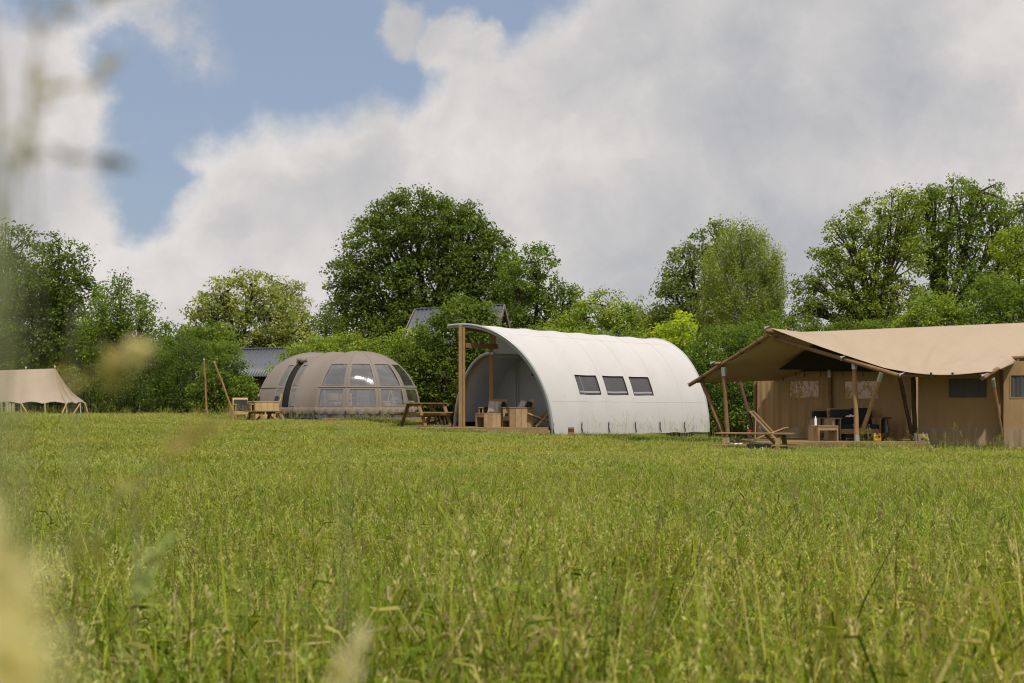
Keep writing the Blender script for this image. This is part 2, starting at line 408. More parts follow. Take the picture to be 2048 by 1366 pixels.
def heads(n, size, h, spread, ln, nq, qsize, stem_w, pal=HEADS, lean=0.25):
    bx = rng.uniform(-size/2, size/2, n); by = rng.uniform(-size/2, size/2, n)
    H = h*rng.uniform(0.72, 1.2, n); th = rng.uniform(0, 2*np.pi, n); L = H*np.abs(rng.normal(0, lean, n))
    def pos(t): return np.stack([bx+np.cos(th)*L*t**2, by+np.sin(th)*L*t**2, H*(t-0.12*t**4)], -1)
    qs = []; cs = []
    sc = PAL[rng.integers(0, 3, n)]*rng.uniform(0.9, 1.3, (n, 1)); hc = pal[rng.integers(0, len(pal), n)]*rng.uniform(0.75, 1.15, (n, 1))
    for a, b in ((0, 0.5), (0.5, 1.0)):
        for ang in (0.3,):
            off = np.stack([np.cos(th+1.57)*stem_w/2, np.sin(th+1.57)*stem_w/2, 0*th], -1)
            qs.append(np.stack([pos(a)-off, pos(a)+off, pos(b)+off*0.7, pos(b)-off*0.7], 1)); cs.append(sc)
    for k in range(nq):
        t = 1 - (k+0.5)/nq*ln/h*1.2 + rng.normal(0, 0.01, n)
        fr = (k+0.5)/nq; wid = spread*np.sin(np.pi*min(fr*0.9+0.1, 1))
        c0 = pos(np.clip(t, 0.1, 1))
        a = rng.uniform(0, 2*np.pi, n)
        dr = np.stack([np.cos(a)*0.8, np.sin(a)*0.8, rng.uniform(0.3, 1.3, n)], -1); dr /= np.linalg.norm(dr, axis=1, keepdims=True)
        c0 = c0 + np.stack([np.cos(a), np.sin(a), 0*a], -1)*wid*rng.uniform(0.1, 1, (n, 1))
        sd = np.cross(dr, rng.normal(size=(n, 3))); sd /= np.linalg.norm(sd, axis=1, keepdims=True)
        q = qsize*rng.uniform(0.7, 1.3, (n, 1))
        qs.append(np.stack([c0-dr*q, c0+sd*q*0.35, c0+dr*q, c0-sd*q*0.35], 1)); cs.append(hc*rng.uniform(0.85, 1.15, (n, 1)))
    return np.concatenate(qs), np.concatenate(cs)
def tile(name, parts):
    V = np.concatenate([p[0] for p in parts]); C = np.concatenate([p[1] for p in parts])
    return quads_object(name, V, C, GRASS, link=False)
LUSH = np.array([(0.060, 0.125, 0.018), (0.085, 0.155, 0.022), (0.115, 0.19, 0.03), (0.05, 0.10, 0.016)])
MOWN = np.array([(0.17, 0.17, 0.06), (0.13, 0.16, 0.04), (0.22, 0.20, 0.09)])
def build_grass():
    lib = bpy.data.collections.new('grass_tiles'); n = 0
    def reg(o): lib.objects.link(o)
    NV = 5
    for i in range(NV): reg(tile(f'tile_{n+i:02d}', [blades(1300, 0.72, 0.54, 0.0080, 4, PAL, 0.06, 0.45), leaves(520, 0.72, 0.56, 0.14, 0.0070, PAL*0.85, 3), heads(48, 0.72, 0.60, 0.010, 0.09, 22, 0.0065, 0.0018),
                                                       heads(13, 0.72, 0.68, 0.022, 0.13, 34, 0.0062, 0.0016)]))
    n += NV
    for i in range(NV): reg(tile(f'tile_{n+i:02d}', [blades(1900, 1.15, 0.50, 0.0090, 3, PAL, 0.08, 0.45), leaves(800, 1.15, 0.52, 0.13, 0.0085, PAL*0.9, 2), heads(125, 1.15, 0.56, 0.013, 0.09, 14, 0.009, 0.0026)]))
    n += NV
    for i in range(NV): reg(tile(f'tile_{n+i:02d}', [blades(2300, 1.8, 0.44, 0.012, 2, PAL, 0.09), leaves(900, 1.8, 0.44, 0.14, 0.013, PAL, 2), heads(260, 1.8, 0.50, 0.017, 0.09, 7, 0.016, 0.004)]))
    n += NV
    for i in range(3): reg(tile(f'tile_{n+i:02d}', [blades(1500, 0.9, 0.46, 0.013, 3, LUSH, 0.02), heads(16, 0.9, 0.62, 0.02, 0.12, 9, 0.014, 0.004)]))
    n += 3
    for i in range(3): reg(tile(f'tile_{n+i:02d}', [heads(8, 0.5, 0.95, 0.05, 0.22, 22, 0.011, 0.0035, HEADS[[2, 3, 5, 1]])]))
    n += 3
    for i in range(2): reg(tile(f'tile_{n+i:02d}', [blades(1500, 1.2, 0.10, 0.012, 2, MOWN, 0.3)]))
    pts = []
    def put(x, y, k, s=1.0, sz=1.0): pts.append((x, y, gzf(x, y)-0.01, k, random.uniform(0, 6.283), s, sz))
    def tall(x, y):
        base = 1.12 + 0.32*(1-float(smooth((y-2.5)/5))) - 0.52*float(smooth((y-9)/22)) 
        base += 0.30*float(smooth((-x-7)/6))*float(smooth((y-25)/12))
        base *= random.uniform(0.86, 1.16) + 0.10*math.sin(x*1.1+y*0.6)*math.sin(y*0.8-x*0.3)
        if -4.5 < x < 10: base *= 1 - 0.38*float(smooth((y-36.5)/4))*float(smooth((9.5-x)/2))
        if -11 < x < -2.5: base *= 1 - 0.40*float(smooth((y-46)/4))
        return base
    def blocked(x, y):
        if 42.2 < y < 50 and -3.4 < x < 1.3 : return True
        if y > 42.2 and x > 0.8:                      # under the white tent
            t = (x-1.21)*0.67+(y-42.5)*0.743; w_ = -(x-1.21)*0.743+(y-42.5)*0.67
            if -0.5 < t < 8.4 and 0.1 < w_ < 4: return True
        if 52.2 < y < 58 and -10.4 < x < -2.9: return True
        if y > 36.4 and x > 5.6 and y > 36.4 + max(0, (8.5-x))*0.9: return True
        return False
    def mown(x, y): return (39.4 < y < 42.3 and 2.8 < x < 9) 
    for y0, y1, st, k0 in ((1.6, 8.2, 0.52, 0), (8.2, 20, 0.82, NV), (20, 66, 1.3, 2*NV)):
        y = y0 + st/2
        while y < y1:
            hw = 0.42*y + 1.6
            for x in np.arange(-hw, hw, st):
                xx = x + random.uniform(-.4, .4)*st; yy = y + random.uniform(-.4, .4)*st
                if y > 20 and (blocked(xx, yy) or mown(xx, yy)): continue
                if yy < 1.7: continue
                put(xx, yy, k0+random.randrange(NV), 1.0, tall(xx, yy))
            y += st
    # darker, greener growth close to the tents
    L0, T0, M0 = 3*NV, 3*NV+3, 3*NV+6
    for i in range(46):
        u = i/45; put(-3.3+u*4.6+random.uniform(-.2, .2), 41.75+random.uniform(-.25, .2), L0+random.randrange(3), 1, random.uniform(.28, .44))
    for i in range(70):
        u = i/69; t = u*8.6
        for k in range(2): put(1.5+t*0.67+random.uniform(-.25, .25)+0.5*k, 42.1+t*0.743-0.6*k+random.uniform(-.2, .2)-0.2, L0+random.randrange(3), 1, random.uniform(.40, .56)*(1-0.12*k))
    for i in range(70):
        u = i/69; put(-10.3+u*7.6, 51.4+random.uniform(-.3, .3)-0.2*u, L0+random.randrange(3), 1, random.uniform(.2, .42))
    for i in range(18):
        put(-4.6+random.uniform(-1.0, .9), 50.4+random.uniform(-.8, .5), L0+random.randrange(3), 1, random.uniform(.35, .9))
    for i in range(26): put(random.uniform(2.8, 9.5), random.uniform(42.6, 45.5)+0.0, L0+random.randrange(3), 1, random.uniform(.5, .7)) if False else None
    # tall flowering stalks in front of the tents
    for i in range(90):
        Yk = random.uniform(46, 55); pk = random.uniform(-40, 640); put((pk-1024)*Yk/F, Yk, T0+random.randrange(3), 1, random.uniform(.55, .85))
    for i in range(30):
        Yk = random.uniform(32, 36); pk = random.uniform(1450, 2100); put((pk-1024)*Yk/F, Yk, T0+random.randrange(3), 1, random.uniform(.4, .62))
    for t in (1.6, 2.7, 3.1, 3.3, 4.3, 4.6, 5.2, 5.6, 6.0, 6.2, 6.8, 7.0, 7.4, 7.7, 7.9, 8.2): put(1.35+t*0.67+random.uniform(-.1, .1), 42.0+t*0.743, T0+random.randrange(3), 1, random.uniform(.75, 1.05))
    for x in (-5.6, -5.2, -4.9, -4.6, -4.4): put(x, 51.1, T0+random.randrange(3), 1, random.uniform(.8, 1.1))
    for x, y in ((9.0, 36.0), (9.2, 36.1), (8.8, 35.9), (11.1, 36.3), (11.5, 36.4), (12.0, 36.0), (12.4, 36.2), (13.2, 35.8), (13.8, 36.0), (10.3, 35.9)): put(x, y, T0+random.randrange(3), 1, random.uniform(.6, 1.0))
    for i in range(20): put(8.4+random.uniform(0, 6), 36.0+random.uniform(-.6, .6), L0+random.randrange(3), random.uniform(.5, .9), random.choice([.4, .45, .5, .6, .8]))
    for i in range(60):
        put(random.uniform(2.6, 9.2), random.uniform(39.3, 42.4), M0+random.randrange(2))
    pts = np.array(pts)
    me = bpy.data.meshes.new('meadow_grass'); me.vertices.add(len(pts)); me.vertices.foreach_set('co', pts[:, :3].astype(np.float32).reshape(-1))
    a = me.attributes.new('idx', 'INT', 'POINT'); a.data.foreach_set('value', pts[:, 3].astype(np.int32))
    a = me.attributes.new('rot', 'FLOAT_VECTOR', 'POINT'); r = np.zeros((len(pts), 3), np.float32); r[:, 2] = pts[:, 4]; a.data.foreach_set('vector', r.reshape(-1))
    a = me.attributes.new('scl', 'FLOAT_VECTOR', 'POINT'); r = np.ones((len(pts), 3), np.float32); r[:, 0] = r[:, 1] = pts[:, 5]; r[:, 2] = pts[:, 6]; a.data.foreach_set('vector', r.reshape(-1))
    ob = bpy.data.objects.new('meadow_grass', me); COL.objects.link(ob); tag(ob, 'long green and straw coloured meadow grass filling the foreground', 'grass', kind='stuff')
    g = bpy.data.node_groups.new('scatter_grass', 'GeometryNodeTree')
    g.interface.new_socket('Geometry', in_out='INPUT', socket_type='NodeSocketGeometry'); g.interface.new_socket('Geometry', in_out='OUTPUT', socket_type='NodeSocketGeometry')
    N = g.nodes; L = g.links
    gi = N.new('NodeGroupInput'); go = N.new('NodeGroupOutput'); ip = N.new('GeometryNodeInstanceOnPoints'); ci = N.new('GeometryNodeCollectionInfo')
    ci.inputs['Collection'].default_value = lib; ci.inputs['Separate Children'].default_value = True; ci.inputs['Reset Children'].default_value = True
    def attr(nm, ty):
        n = N.new('GeometryNodeInputNamedAttribute'); n.data_type = ty; n.inputs['Name'].default_value = nm
        return [s for s in n.outputs if s.enabled and s.name == 'Attribute'][0]
    L.new(gi.outputs[0], ip.inputs['Points']); L.new(ci.outputs[0], ip.inputs['Instance']); ip.inputs['Pick Instance'].default_value = True
    L.new(attr('idx', 'INT'), ip.inputs['Instance Index'])
    er = N.new('FunctionNodeEulerToRotation'); L.new(attr('rot', 'FLOAT_VECTOR'), er.inputs[0]); L.new(er.outputs[0], ip.inputs['Rotation'])
    L.new(attr('scl', 'FLOAT_VECTOR'), ip.inputs['Scale']); L.new(ip.outputs[0], go.inputs[0])
    md = ob.modifiers.new('scatter', 'NODES'); md.node_group = g
    print('grass tiles', len(pts))
import os
if not os.environ.get("NOGRASS"): build_grass()
# ================================================================ white wave shaped tent
def white_tent():
    X0, Y0 = 1.21, 42.5
    a = Vector((0.67, 0.743, 0)); n = Vector((-0.743, 0.67, 0))
    ZB, ZT = 0.52, 3.87
    def pt(t, w_, z): return Vector((X0, Y0, 0)) + a*t + n*w_ + Vector((0, 0, z))
    root = empty('tunnel_tent', (X0, Y0, 0.3), 'large white canvas tent shaped like a breaking wave with three dark windows', 'tent')
    org = root.location
    WN, LEN = 2.5, 8.25
    def prof(s):                       # s 0..1 from the near foot up to the ridge, then past it to the lip
        if s <= 0.9:
            ph = s/0.9*math.pi/2
            return WN*(1-math.cos(ph)), ZB + (ZT-ZB)*math.sin(ph)**0.97
        e = (s-0.9)/0.1
        return WN + 0.42*e, ZT + 0.0*e - 0.03*e*e
    def front(w_): return -1.30*(min(w_, 3)/WN)**0.85
    ribs = [0.0, 1.38, 2.71, 4.09, 5.42, 6.8, 8.25]
    def shell(s, u):
        w_, z = prof(s)
        t0 = front(w_); t = t0 + (LEN-t0)*u
        fold = 0.0
        for i in range(len(ribs)-1):
            if ribs[i] <= t <= ribs[i+1]: fold = math.sin(math.pi*(t-ribs[i])/(ribs[i+1]-ribs[i]))
        k = 0.028*fold*max(0.0, (s-0.25)/0.65)
        z -= k + 0.012*max(0, t)*s
        z += 0.012*math.sin(t*5.3)*(1-s)**3
        return pt(t, w_ + 0.035*fold*(1-s)*s*2, z)
    # the windows are openings in the shell: cells within their rectangles are skipped
    wins = [(1.5, 2.55), (2.88, 3.95), (4.25, 5.3)]; zl, zh = 1.76, 2.36
    def s_of_z(z): return math.asin(min(1, ((z-ZB)/(ZT-ZB))**(1/0.97)))/(math.pi/2)*0.9
    sl, sh = s_of_z(zl), s_of_z(zh)
    svals = sorted(set([round(x, 5) for x in list(np.linspace(0, 1, 41)) if abs(x-sl) > 0.01 and abs(x-sh) > 0.01] + [round(sl, 5), round(sh, 5)]))
    tvals = sorted(set([round(x, 4) for x in np.linspace(0, LEN, 67) if all(abs(x-q) > 0.05 for w2 in wins for q in w2)] + [q for w2 in wins for q in w2]))
    m = MB(org); pre = 8
    rows = []
    for s in svals:
        w_, z = prof(s); f0 = front(w_)
        ts = [f0 + (0-f0)*k/pre for k in range(pre)] + tvals if f0 < -1e-6 else [0-1e-4*(pre-k) for k in range(pre)] + tvals
        row = []
        for t in ts:
            u = (t-f0)/(LEN-f0) if LEN-f0 else 0
            row.append(shell(s, u))
        rows.append((ts, row))
    nt = len(rows[0][1]); vs = [p for _, r in rows for p in r]; fs = []
    for j in range(len(svals)-1):
        for i in range(nt-1):
            tm = (rows[j][0][i]+rows[j][0][i+1])/2; sm_ = (svals[j]+svals[j+1])/2
            if sl < sm_ < sh and any(q[0] < tm < q[1] for q in wins): continue
            fs.append((j*nt+i, j*nt+i+1, (j+1)*nt+i+1, (j+1)*nt+i))
    m.add(vs, fs, True); m.build('shell', WHITE_CANVAS, root)
    def on(t, s, off=0.0):
        w_, z = prof(s); f0 = front(w_); p = shell(s, (t-f0)/(LEN-f0))
        return p + n*off*0.8 + Vector((0, 0, -off*0.5))
    for q0, q1 in wins:
        wb = MB(org).grid(lambda u, v: on(q0-0.02+(q1-q0+0.04)*u, sl-0.004+(sh-sl+0.008)*v, 0.035), 8, 6).build('window', MESHWIN, root)
        MB(org).grid(lambda u, v: on(q0+0.02+(q1-q0-0.04)*u, sl+(sh-sl)*(0.10+0.09*v), 0.02), 8, 2).build('blind_edge', BLIND, wb)
        fr = MB(org)
        for (ta, sa, tb, sb) in ((q0, sl, q1, sl), (q1, sl, q1, sh), (q1, sh, q0, sh), (q0, sh, q0, sl)):
            fr.tube([on(ta+(tb-ta)*k/5, sa+(sb-sa)*k/5, 0.0) for k in range(6)], 0.009, 6)
        fr.build('frame', STRAP, wb)
    # seams
    sm_ = MB(org)
    for t in ribs[1:-1]:
        sm_.tube([on(t, s) for s in np.linspace(0, 0.98, 40)], 0.004, 5)
    for s in (0.17, 0.66): sm_.tube([on(t, s) for t in np.linspace(0.1, LEN-0.1, 60)], 0.005, 5)
    sm_.build('seam', WHITE_CANVAS, root)
    # front trim: thick double aluminium edge following the free edge
    tr = MB(org)
    for off, tt in ((0.0, 0.0), (0.055, 0.02)):
        tr.tube([shell(s, 0) + a*tt + n*off*0.8 + Vector((0, 0, -off)) for s in np.linspace(0, 1, 46)], 0.042, 8)
    tr.build('front_arch', ALU, root)
    bt = MB(org).tube([shell(s, 1) for s in np.linspace(0, 0.93, 40)], 0.028, 8); bt.build('rear_arch', GREY_P, root)
    # gutter edge of the lip
    MB(org).tube([shell(1, u) for u in np.linspace(0, 1, 40)], 0.03, 6).build('lip_edge', ALU, root)
    # far shell: lower quarter arch behind the posts
    WF = 4.05; ZR = 2.98
    def far(s, u, inset=0.0):
        ph = s*math.pi/2*1.06
        w_ = 2.5 + (WF-2.5)*math.cos(ph); z = ZB + 0.05 + (ZR-ZB)*math.sin(ph)
        return pt(0.0 + u*LEN + inset, w_-0.0, z)
    MB(org).grid(lambda u, v: far(u, v), 24, 10).build('rear_shell', GREY_CANVAS, root, solid=0.012)
    MB(org).tube([far(s, 0, -0.02) for s in np.linspace(0, 1, 26)], 0.055, 8).build('rear_front_arch', ALU, root)
    m_ = MB(org)
    m_.grid(lambda u, v: far(u, 0, 0.03 + 0.14*v) + n*(-0.06) - Vector((0, 0, 0.03)), 24, 1)
    m_.build('edge_band', SAND_CANVAS, root)
    # partition wall across the tent and the back end
    def partition(t, mat, name):
        pts_top = []
        for s in np.linspace(0, 0.93, 30):
            w_, z = prof(s); f0 = front(w_); p = shell(s, (t-f0)/(LEN-f0)); pts_top.append((p, Vector((p.x, p.y, ZB+0.2))))
        for w2 in np.linspace(2.62, WF-0.04, 12):
            z = ZB+0.05 + (ZR-ZB)*math.sin(math.acos(min(1, (w2-2.5)/(WF-2.5)))); p = pt(t, w2, z); pts_top.append((p, Vector((p.x, p.y, ZB+0.2))))
        vs = []; fs = []
        for p, b in pts_top: vs += [b, p]
        for i in range(len(pts_top)-1): fs.append((2*i, 2*i+2, 2*i+3, 2*i+1))
        return MB(org).add(vs, fs).build(name, mat, root)
    pw = partition(1.75, GREY_CANVAS, 'partition_wall'); partition(LEN-0.1, WHITE_CANVAS, 'back_wall')
    MB(org).grid(lambda u, v: pt(0.06+u*8.1, 2.5, 2.9+0.86*v-0.012*v*u*8), 10, 2).build('ridge_panel', GREY_CANVAS, root)
    s2 = MB(org)
    s2.tube([pt(1.72, 3.0, 0.8), pt(1.72, 3.0, 2.8)], 0.012, 5); s2.tube([pt(1.72, 2.9, 0.8), pt(1.72, 2.9, 2.9)], 0.012, 5)
    s2.tube([pt(1.72, 0.6, 2.3), pt(1.72, 3.1, 2.3)], 0.008, 5)
    s2.build('zip', GREY_CANVAS, pw)
    for w2 in (1.0, 2.3):
        tv = MB(org).add([pt(1.70, w2-0.04, 2.36), pt(1.70, w2+0.04, 2.36), pt(1.70, w2, 2.46), pt(1.66, w2, 2.37)], [(0, 1, 2), (0, 2, 3), (1, 3, 2), (0, 3, 1)])
        tv.build('vent', STRAP, pw)
    MB(org).box(pt(1.0, 2.3, ZB+0.3), (0.02, 0.02, 0.02)) 
    gs = MB(org).grid(lambda u, v: far(0.02+0.06*v, u*0.22, 0) + n*-0.05, 6, 3); gs.build('mud_flap', BLACK_CLOTH, root)
    # floor
    fl = MB(org); fl.add([pt(0.3, 0.15, 0.70), pt(LEN, 0.15, 0.62), pt(LEN, WF-0.1, 0.62), pt(0.3, WF-0.1, 0.70)], [(0, 1, 2, 3)]); fl.build('floor', WOOD_DECK, root)
    # posts and beams
    fp = pt(-1.3, 2.5, 0); rp = pt(0, 2.5, 0)
    DZ = 0.757
    p1 = MB(org).beam((fp.x-0.045, fp.y, DZ), (fp.x-0.045, fp.y, 3.85), 0.115, 0.13).build('post', WOOD_POST, root, bevel=0.006)
    p1b = MB(org).beam((fp.x+0.057, fp.y+0.02, DZ), (fp.x+0.057, fp.y+0.02, 3.80), 0.075, 0.11).build('post', WOOD_POST, root, bevel=0.006)
    MB(org).beam((rp.x, rp.y, DZ-.1), (rp.x, rp.y, 3.84), 0.12, 0.12).build('post', WOOD_POST, root, bevel=0.006)
    MB(org).beam((rp.x+0.11, rp.y+0.02, 3.2), (rp.x+0.11, rp.y+0.02, 3.78), 0.06, 0.08).build('post', WOOD_POST, root, bevel=0.004)
    MB(org).beam((fp.x+0.1, fp.y+0.03, 3.24), (rp.x+0.2, rp.y-0.05, 3.24), 0.07, 0.15).build('cross_beam', WOOD_ROUND, root, bevel=0.006)
    MB(org).beam((fp.x+0.06, fp.y+0.04, 3.76), (rp.x+0.25, rp.y+0.1, 3.66), 0.07, 0.12).build('top_beam', WOOD_ROUND, root, bevel=0.006)
    MB(org).tube([(rp.x+0.2, rp.y-0.08, 3.2), (rp.x+0.2, rp.y-0.08, 3.82)], 0.016, 6).build('door_pole', ROPE, root)
    # straps that hold the hem
    for t in (0.02, 1.38, 2.71, 4.09, 5.42, 6.8):
        p = on(t, 0.05, -0.03)
        st = MB(org).tube([p, p+Vector((-0.01, -0.03, -0.12)), p+Vector((0.03, -0.05, -0.30))], 0.017, 6).build('strap', STRAP, root)
        MB(org).box(p+Vector((0, -0.02, 0.03)), (0.045, 0.02, 0.06)).build('buckle', STEEL, st)
white_tent()

def terrace(name, label, x0, x1, y0, y1, ztop, h, mat=WOOD_DECK, rz=0.0):
    cx, cy = (x0+x1)/2, (y0+y1)/2
    root = empty(name, (cx, cy, ztop-h), label, 'deck', rz=rz)
    lx, ly = (x1-x0), (y1-y0)
    m = MB(); nb = max(2, int(ly/0.145)); st = ly/nb
    for i in range(nb): m.box((0, -ly/2+st*(i+0.5)+0.01, h-0.014), (lx+0.02, st-0.006, 0.028))
    m.build('boards', mat, root)
    f = MB()
    n = max(1, int(lx/1.8))
    for i in range(n):
        w_ = lx/n; f.box((-lx/2+w_*(i+0.5), -ly/2-0.002, (h-0.03)/2-0.002), (w_-0.004, 0.045, h-0.034))
    f.build('front_beam', mat, root, bevel=0.004)
    for sx in (-1, 1): MB().box((sx*(lx/2-0.025), 0.03, (h-0.03)/2-0.002), (0.045, ly-0.08, h-0.034)).build('side_beam', mat, root)
    for sx in (-0.46, 0, 0.46):
        MB().box((sx*lx, -ly/2+0.2, -0.2), (0.1, 0.1, 0.4)).build('leg', WOOD_DARK, root)
    return root
terrace('wooden_deck', 'brown timber deck under the open front of the white tent', -3.45, 1.08, 42.25, 46.4, 0.757, 0.20)
st = empty('deck_step', (-0.56, 41.95, 0.42), 'low timber step lying in the grass before the white tent deck', 'step')
MB().box((0, 0, 0.08), (2.35, 0.30, 0.045)).build('tread', WOOD_DECK, st, bevel=0.004)
MB().box((0, -0.13, -0.07), (2.3, 0.035, 0.24)).build('riser', WOOD_DECK, st)

# ================================================================ taupe dome tent
def dome_tent():
    C = Vector((-5.95, 55.0, 0)); ZB, H, R = 1.20, 2.32, 2.42
    ax = Vector((-0.82, 0.57, 0)); LEN = 2.15
    root = empty('dome_tent', (C.x-0.8, C.y+0.6, 0.95), 'taupe domed tent with clear window panels and a long ribbed body', 'tent')
    org = root.location
    th0 = math.degrees(math.atan2(-0.82, -0.57))        # outward direction of the side facing the camera
    th0 = th0 % 360                                     # about 235
    def foot(q):
        """q in 'stations': 0..6 round the right hand dome, then 6..8 back side, 8..14 left dome, 14..16 the near side"""
        if q <= 6: th = math.radians(th0 + 30*q); return C, Vector((math.cos(th), math.sin(th), 0))
        if q <= 8: th = math.radians(th0+180); return C + ax*LEN*(q-6)/2, Vector((math.cos(th), math.sin(th), 0))
        if q <= 14: th = math.radians(th0+180+30*(q-8)); return C+ax*LEN, Vector((math.cos(th), math.sin(th), 0))
        th = math.radians(th0+360); return C + ax*LEN*(1-(q-14)/2), Vector((math.cos(th), math.sin(th), 0))
    def S_(q, e, off=0.0):
        """e elevation 0..1"""
        q = q % 16; c, d = foot(q)
        ph = e*math.pi/2
        r = R*math.cos(ph)**0.93 if e < 1 else 0.0
        z = H*math.sin(ph)**1.0
        fr = q - math.floor(q); dip = math.sin(math.pi*fr)
        inplane = 0.034*dip*math.cos(ph)           # fabric stretches flat between ribs
        k = 1 - inplane
        if e > 0.45 and (q > 14 or 6 < q < 8): z -= 0.05*dip*(e-0.45)/0.55
        zz = -0.05*abs(math.sin(math.pi*fr*3))*max(0, 0.06-e)/0.06
        return c + d*(r*k+off) + Vector((0, 0, ZB + z + off*0.5*e + zz - 0.10*(q > 8.5 and q < 14.5)*0))
    E1, E2, E3, E4 = 0.06, 0.233, 0.280, 0.56        # lower window bottom/top, upper window bottom/top
    lower = (E1, E2); upper = (E3, E4)
    windows = {}
    for q in range(0, 6): windows[q] = (0.10, 0.90)
    ecuts = sorted(set([0, 0.03, E1, 0.11, 0.17, E2, E3, 0.36, 0.43, 0.50, E4, 0.60, 0.62] + [round(x, 3) for x in np.linspace(0.64, 1, 12)]))
    body = MB(org); nsub = 10; fcut = [0, 0.10, 0.2, 0.3, 0.4, 0.5, 0.6, 0.7, 0.8, 0.90, 1.0]
    door = {14: [(0.10, 0.36, 'w'), (0.44, 0.78, 'd')], 15: [(-0.0, 0.0, '')]}
    vs = []; fs = []
    fcs = {q: list(fcut) for q in range(16)}
    fcs[14] = [0, 0.06, 0.12, 0.22, 0.36, 0.42, 0.55, 0.68, 0.74, 0.8, 0.9, 1.0]
    def open_(q, f, e):
        inlow = lower[0] < e < lower[1]; inup = upper[0] < e < upper[1]
        if q in windows: return 0.1 < f < 0.9 and (inlow or inup)
        if q == 14:
            if 0.12 < f < 0.36 and ((0.10 < e < E2) or (E3 < e < 0.60)): return True
            if 0.42 < f < 0.68 and e < 0.64: return True
        if q == 15: pass
        if q == 15 and False: return True
        return False
    # right window strip beyond the door
    fcs[14] = [0, 0.04, 0.10, 0.20, 0.27, 0.32, 0.44, 0.56, 0.68, 0.73, 0.85, 0.97, 1.0]
    def open_14(f, e):
        if 0.04 < f < 0.27 and ((E1 < e < E2) or (E3 < e < E4)): return 'w'
        if 0.32 < f < 0.68 and e < 0.62: return 'd'
        if 0.73 < f < 0.97 and ((E1 < e < E2) or (E3 < e < E4)): return 'w'
        return ''
    for q in range(16):
        fc = fcs[q]
        for i in range(len(fc)-1):
            for j in range(len(ecuts)-1):
                fm = (fc[i]+fc[i+1])/2; em = (ecuts[j]+ecuts[j+1])/2
                if (q == 14 and open_14(fm, em)) or (q != 14 and open_(q, fm, em)): continue
                b = len(vs)
                vs += [S_(q+fc[i], ecuts[j]), S_(q+fc[i+1]-1e-6, ecuts[j]), S_(q+fc[i+1]-1e-6, ecuts[j+1]), S_(q+fc[i], ecuts[j+1])]
                fs.append((b, b+1, b+2, b+3))
    body.add(vs, fs, True)
    o = body.build('canvas', TAUPE_CANVAS, root)
    wd = o.modifiers.new('weld', 'WELD'); wd.merge_threshold = 0.002
    # panes
    def pane(q, f0, f1, e0, e1):
        o_ = MB(org).grid(lambda u, v: S_(q+f0+(f1-f0)*u, e0+(e1-e0)*v, -0.012 + 0.02*math.sin(3*u+q)*math.sin(3.1*v)), 8, 8).build('window', FILM, root)
        fr = MB(org)
        ring = [(f0, e0), (f1, e0), (f1, e1), (f0, e1), (f0, e0)]
        for (a_, b_), (c_, d_) in zip(ring[:-1], ring[1:]):
            fr.tube([S_(q+a_+(c_-a_)*k/6, b_+(d_-b_)*k/6, 0.002) for k in range(7)], 0.012, 5)
        fr.build('frame', TAUPE_CANVAS, o_)
    for q in windows:
        for e0, e1 in (lower, upper): pane(q, 0.10, 0.90, e0, e1)
    for f0, f1 in ((0.04, 0.27), (0.73, 0.97)):
        for e0, e1 in (lower, upper): pane(14, f0, f1, e0, e1)
    dr = MB(org).grid(lambda u, v: S_(14+0.32+0.36*u, 0.62*v - 0.04*(1-v), -0.03), 6, 16).build('door_net', BLACK_NET, root)
    roll = MB(org).tube([S_(14.28+0.44*u, 0.64+0.01*math.sin(7*u), 0.10) for u in np.linspace(0, 1, 9)], [0.08, 0.11, 0.10, 0.085, 0.10, 0.115, 0.10, 0.09, 0.07], 9).build('rolled_door', TAUPE_CANVAS, root)
    for f in (0.32, 0.68): MB(org).tube([S_(14+f, e, 0.012) for e in np.linspace(0.0, 0.63, 20)], 0.02, 6).build('door_edge', TAUPE_CANVAS, root)
    # raised rib seams and the horizontal band
    for q in range(16):
        MB(org).tube([S_(q, e, -0.008) for e in np.linspace(0.0, 0.97, 26)], 0.026, 8).build('rib', TAUPE_CANVAS, root)
    MB(org).tube([S_(q, (E2+E3)/2, 0.008) for q in np.linspace(0, 14.34, 160)], 0.022, 6).build('band', TAUPE_CANVAS, root)
    # loose skirt with gathers, groundsheet, pegs
    MB(org).grid(lambda u, v: S_(u*16, 0.045*(1-v), 0.014+0.045*v*(1-v)*4*0.5 + 0.016*math.sin(u*16*6.283*4.0+v*2.5)*v) - Vector((0, 0, 0.05*v)), 900, 6).build('skirt', TAUPE_CANVAS, root)
    MB(org).grid(lambda u, v: S_(u*16, 0, -0.02+0.02*math.sin(u*150)) - Vector((0, 0, 0.03+0.20*v)), 320, 2).build('groundsheet', GROUNDSHEET, root)
    for q in [0, 1, 2, 3, 4, 15, 14]:
        p = S_(q, 0, 0.06); MB(org).tube([p+Vector((0, 0, 0.04)), p+Vector((0, 0, -0.22))], 0.022, 6).build('strap', STRAP, root)
    MB(org).add([S_(q, 0) - Vector((0, 0, 0.03)) for q in np.linspace(0, 16, 64, endpoint=False)], [tuple(range(64))]).build('floor', GREY_P, root)
dome_tent()
terrace('timber_platform', 'pale timber platform with long front beam under the taupe domed tent', -6.95, -3.15, 52.05, 57.8, 0.965, 0.16)
terrace('low_timber_platform', 'low timber platform beside the lounge chairs and the dome door', -10.2, -7.1, 52.3, 58.2, 0.90, 0.13)

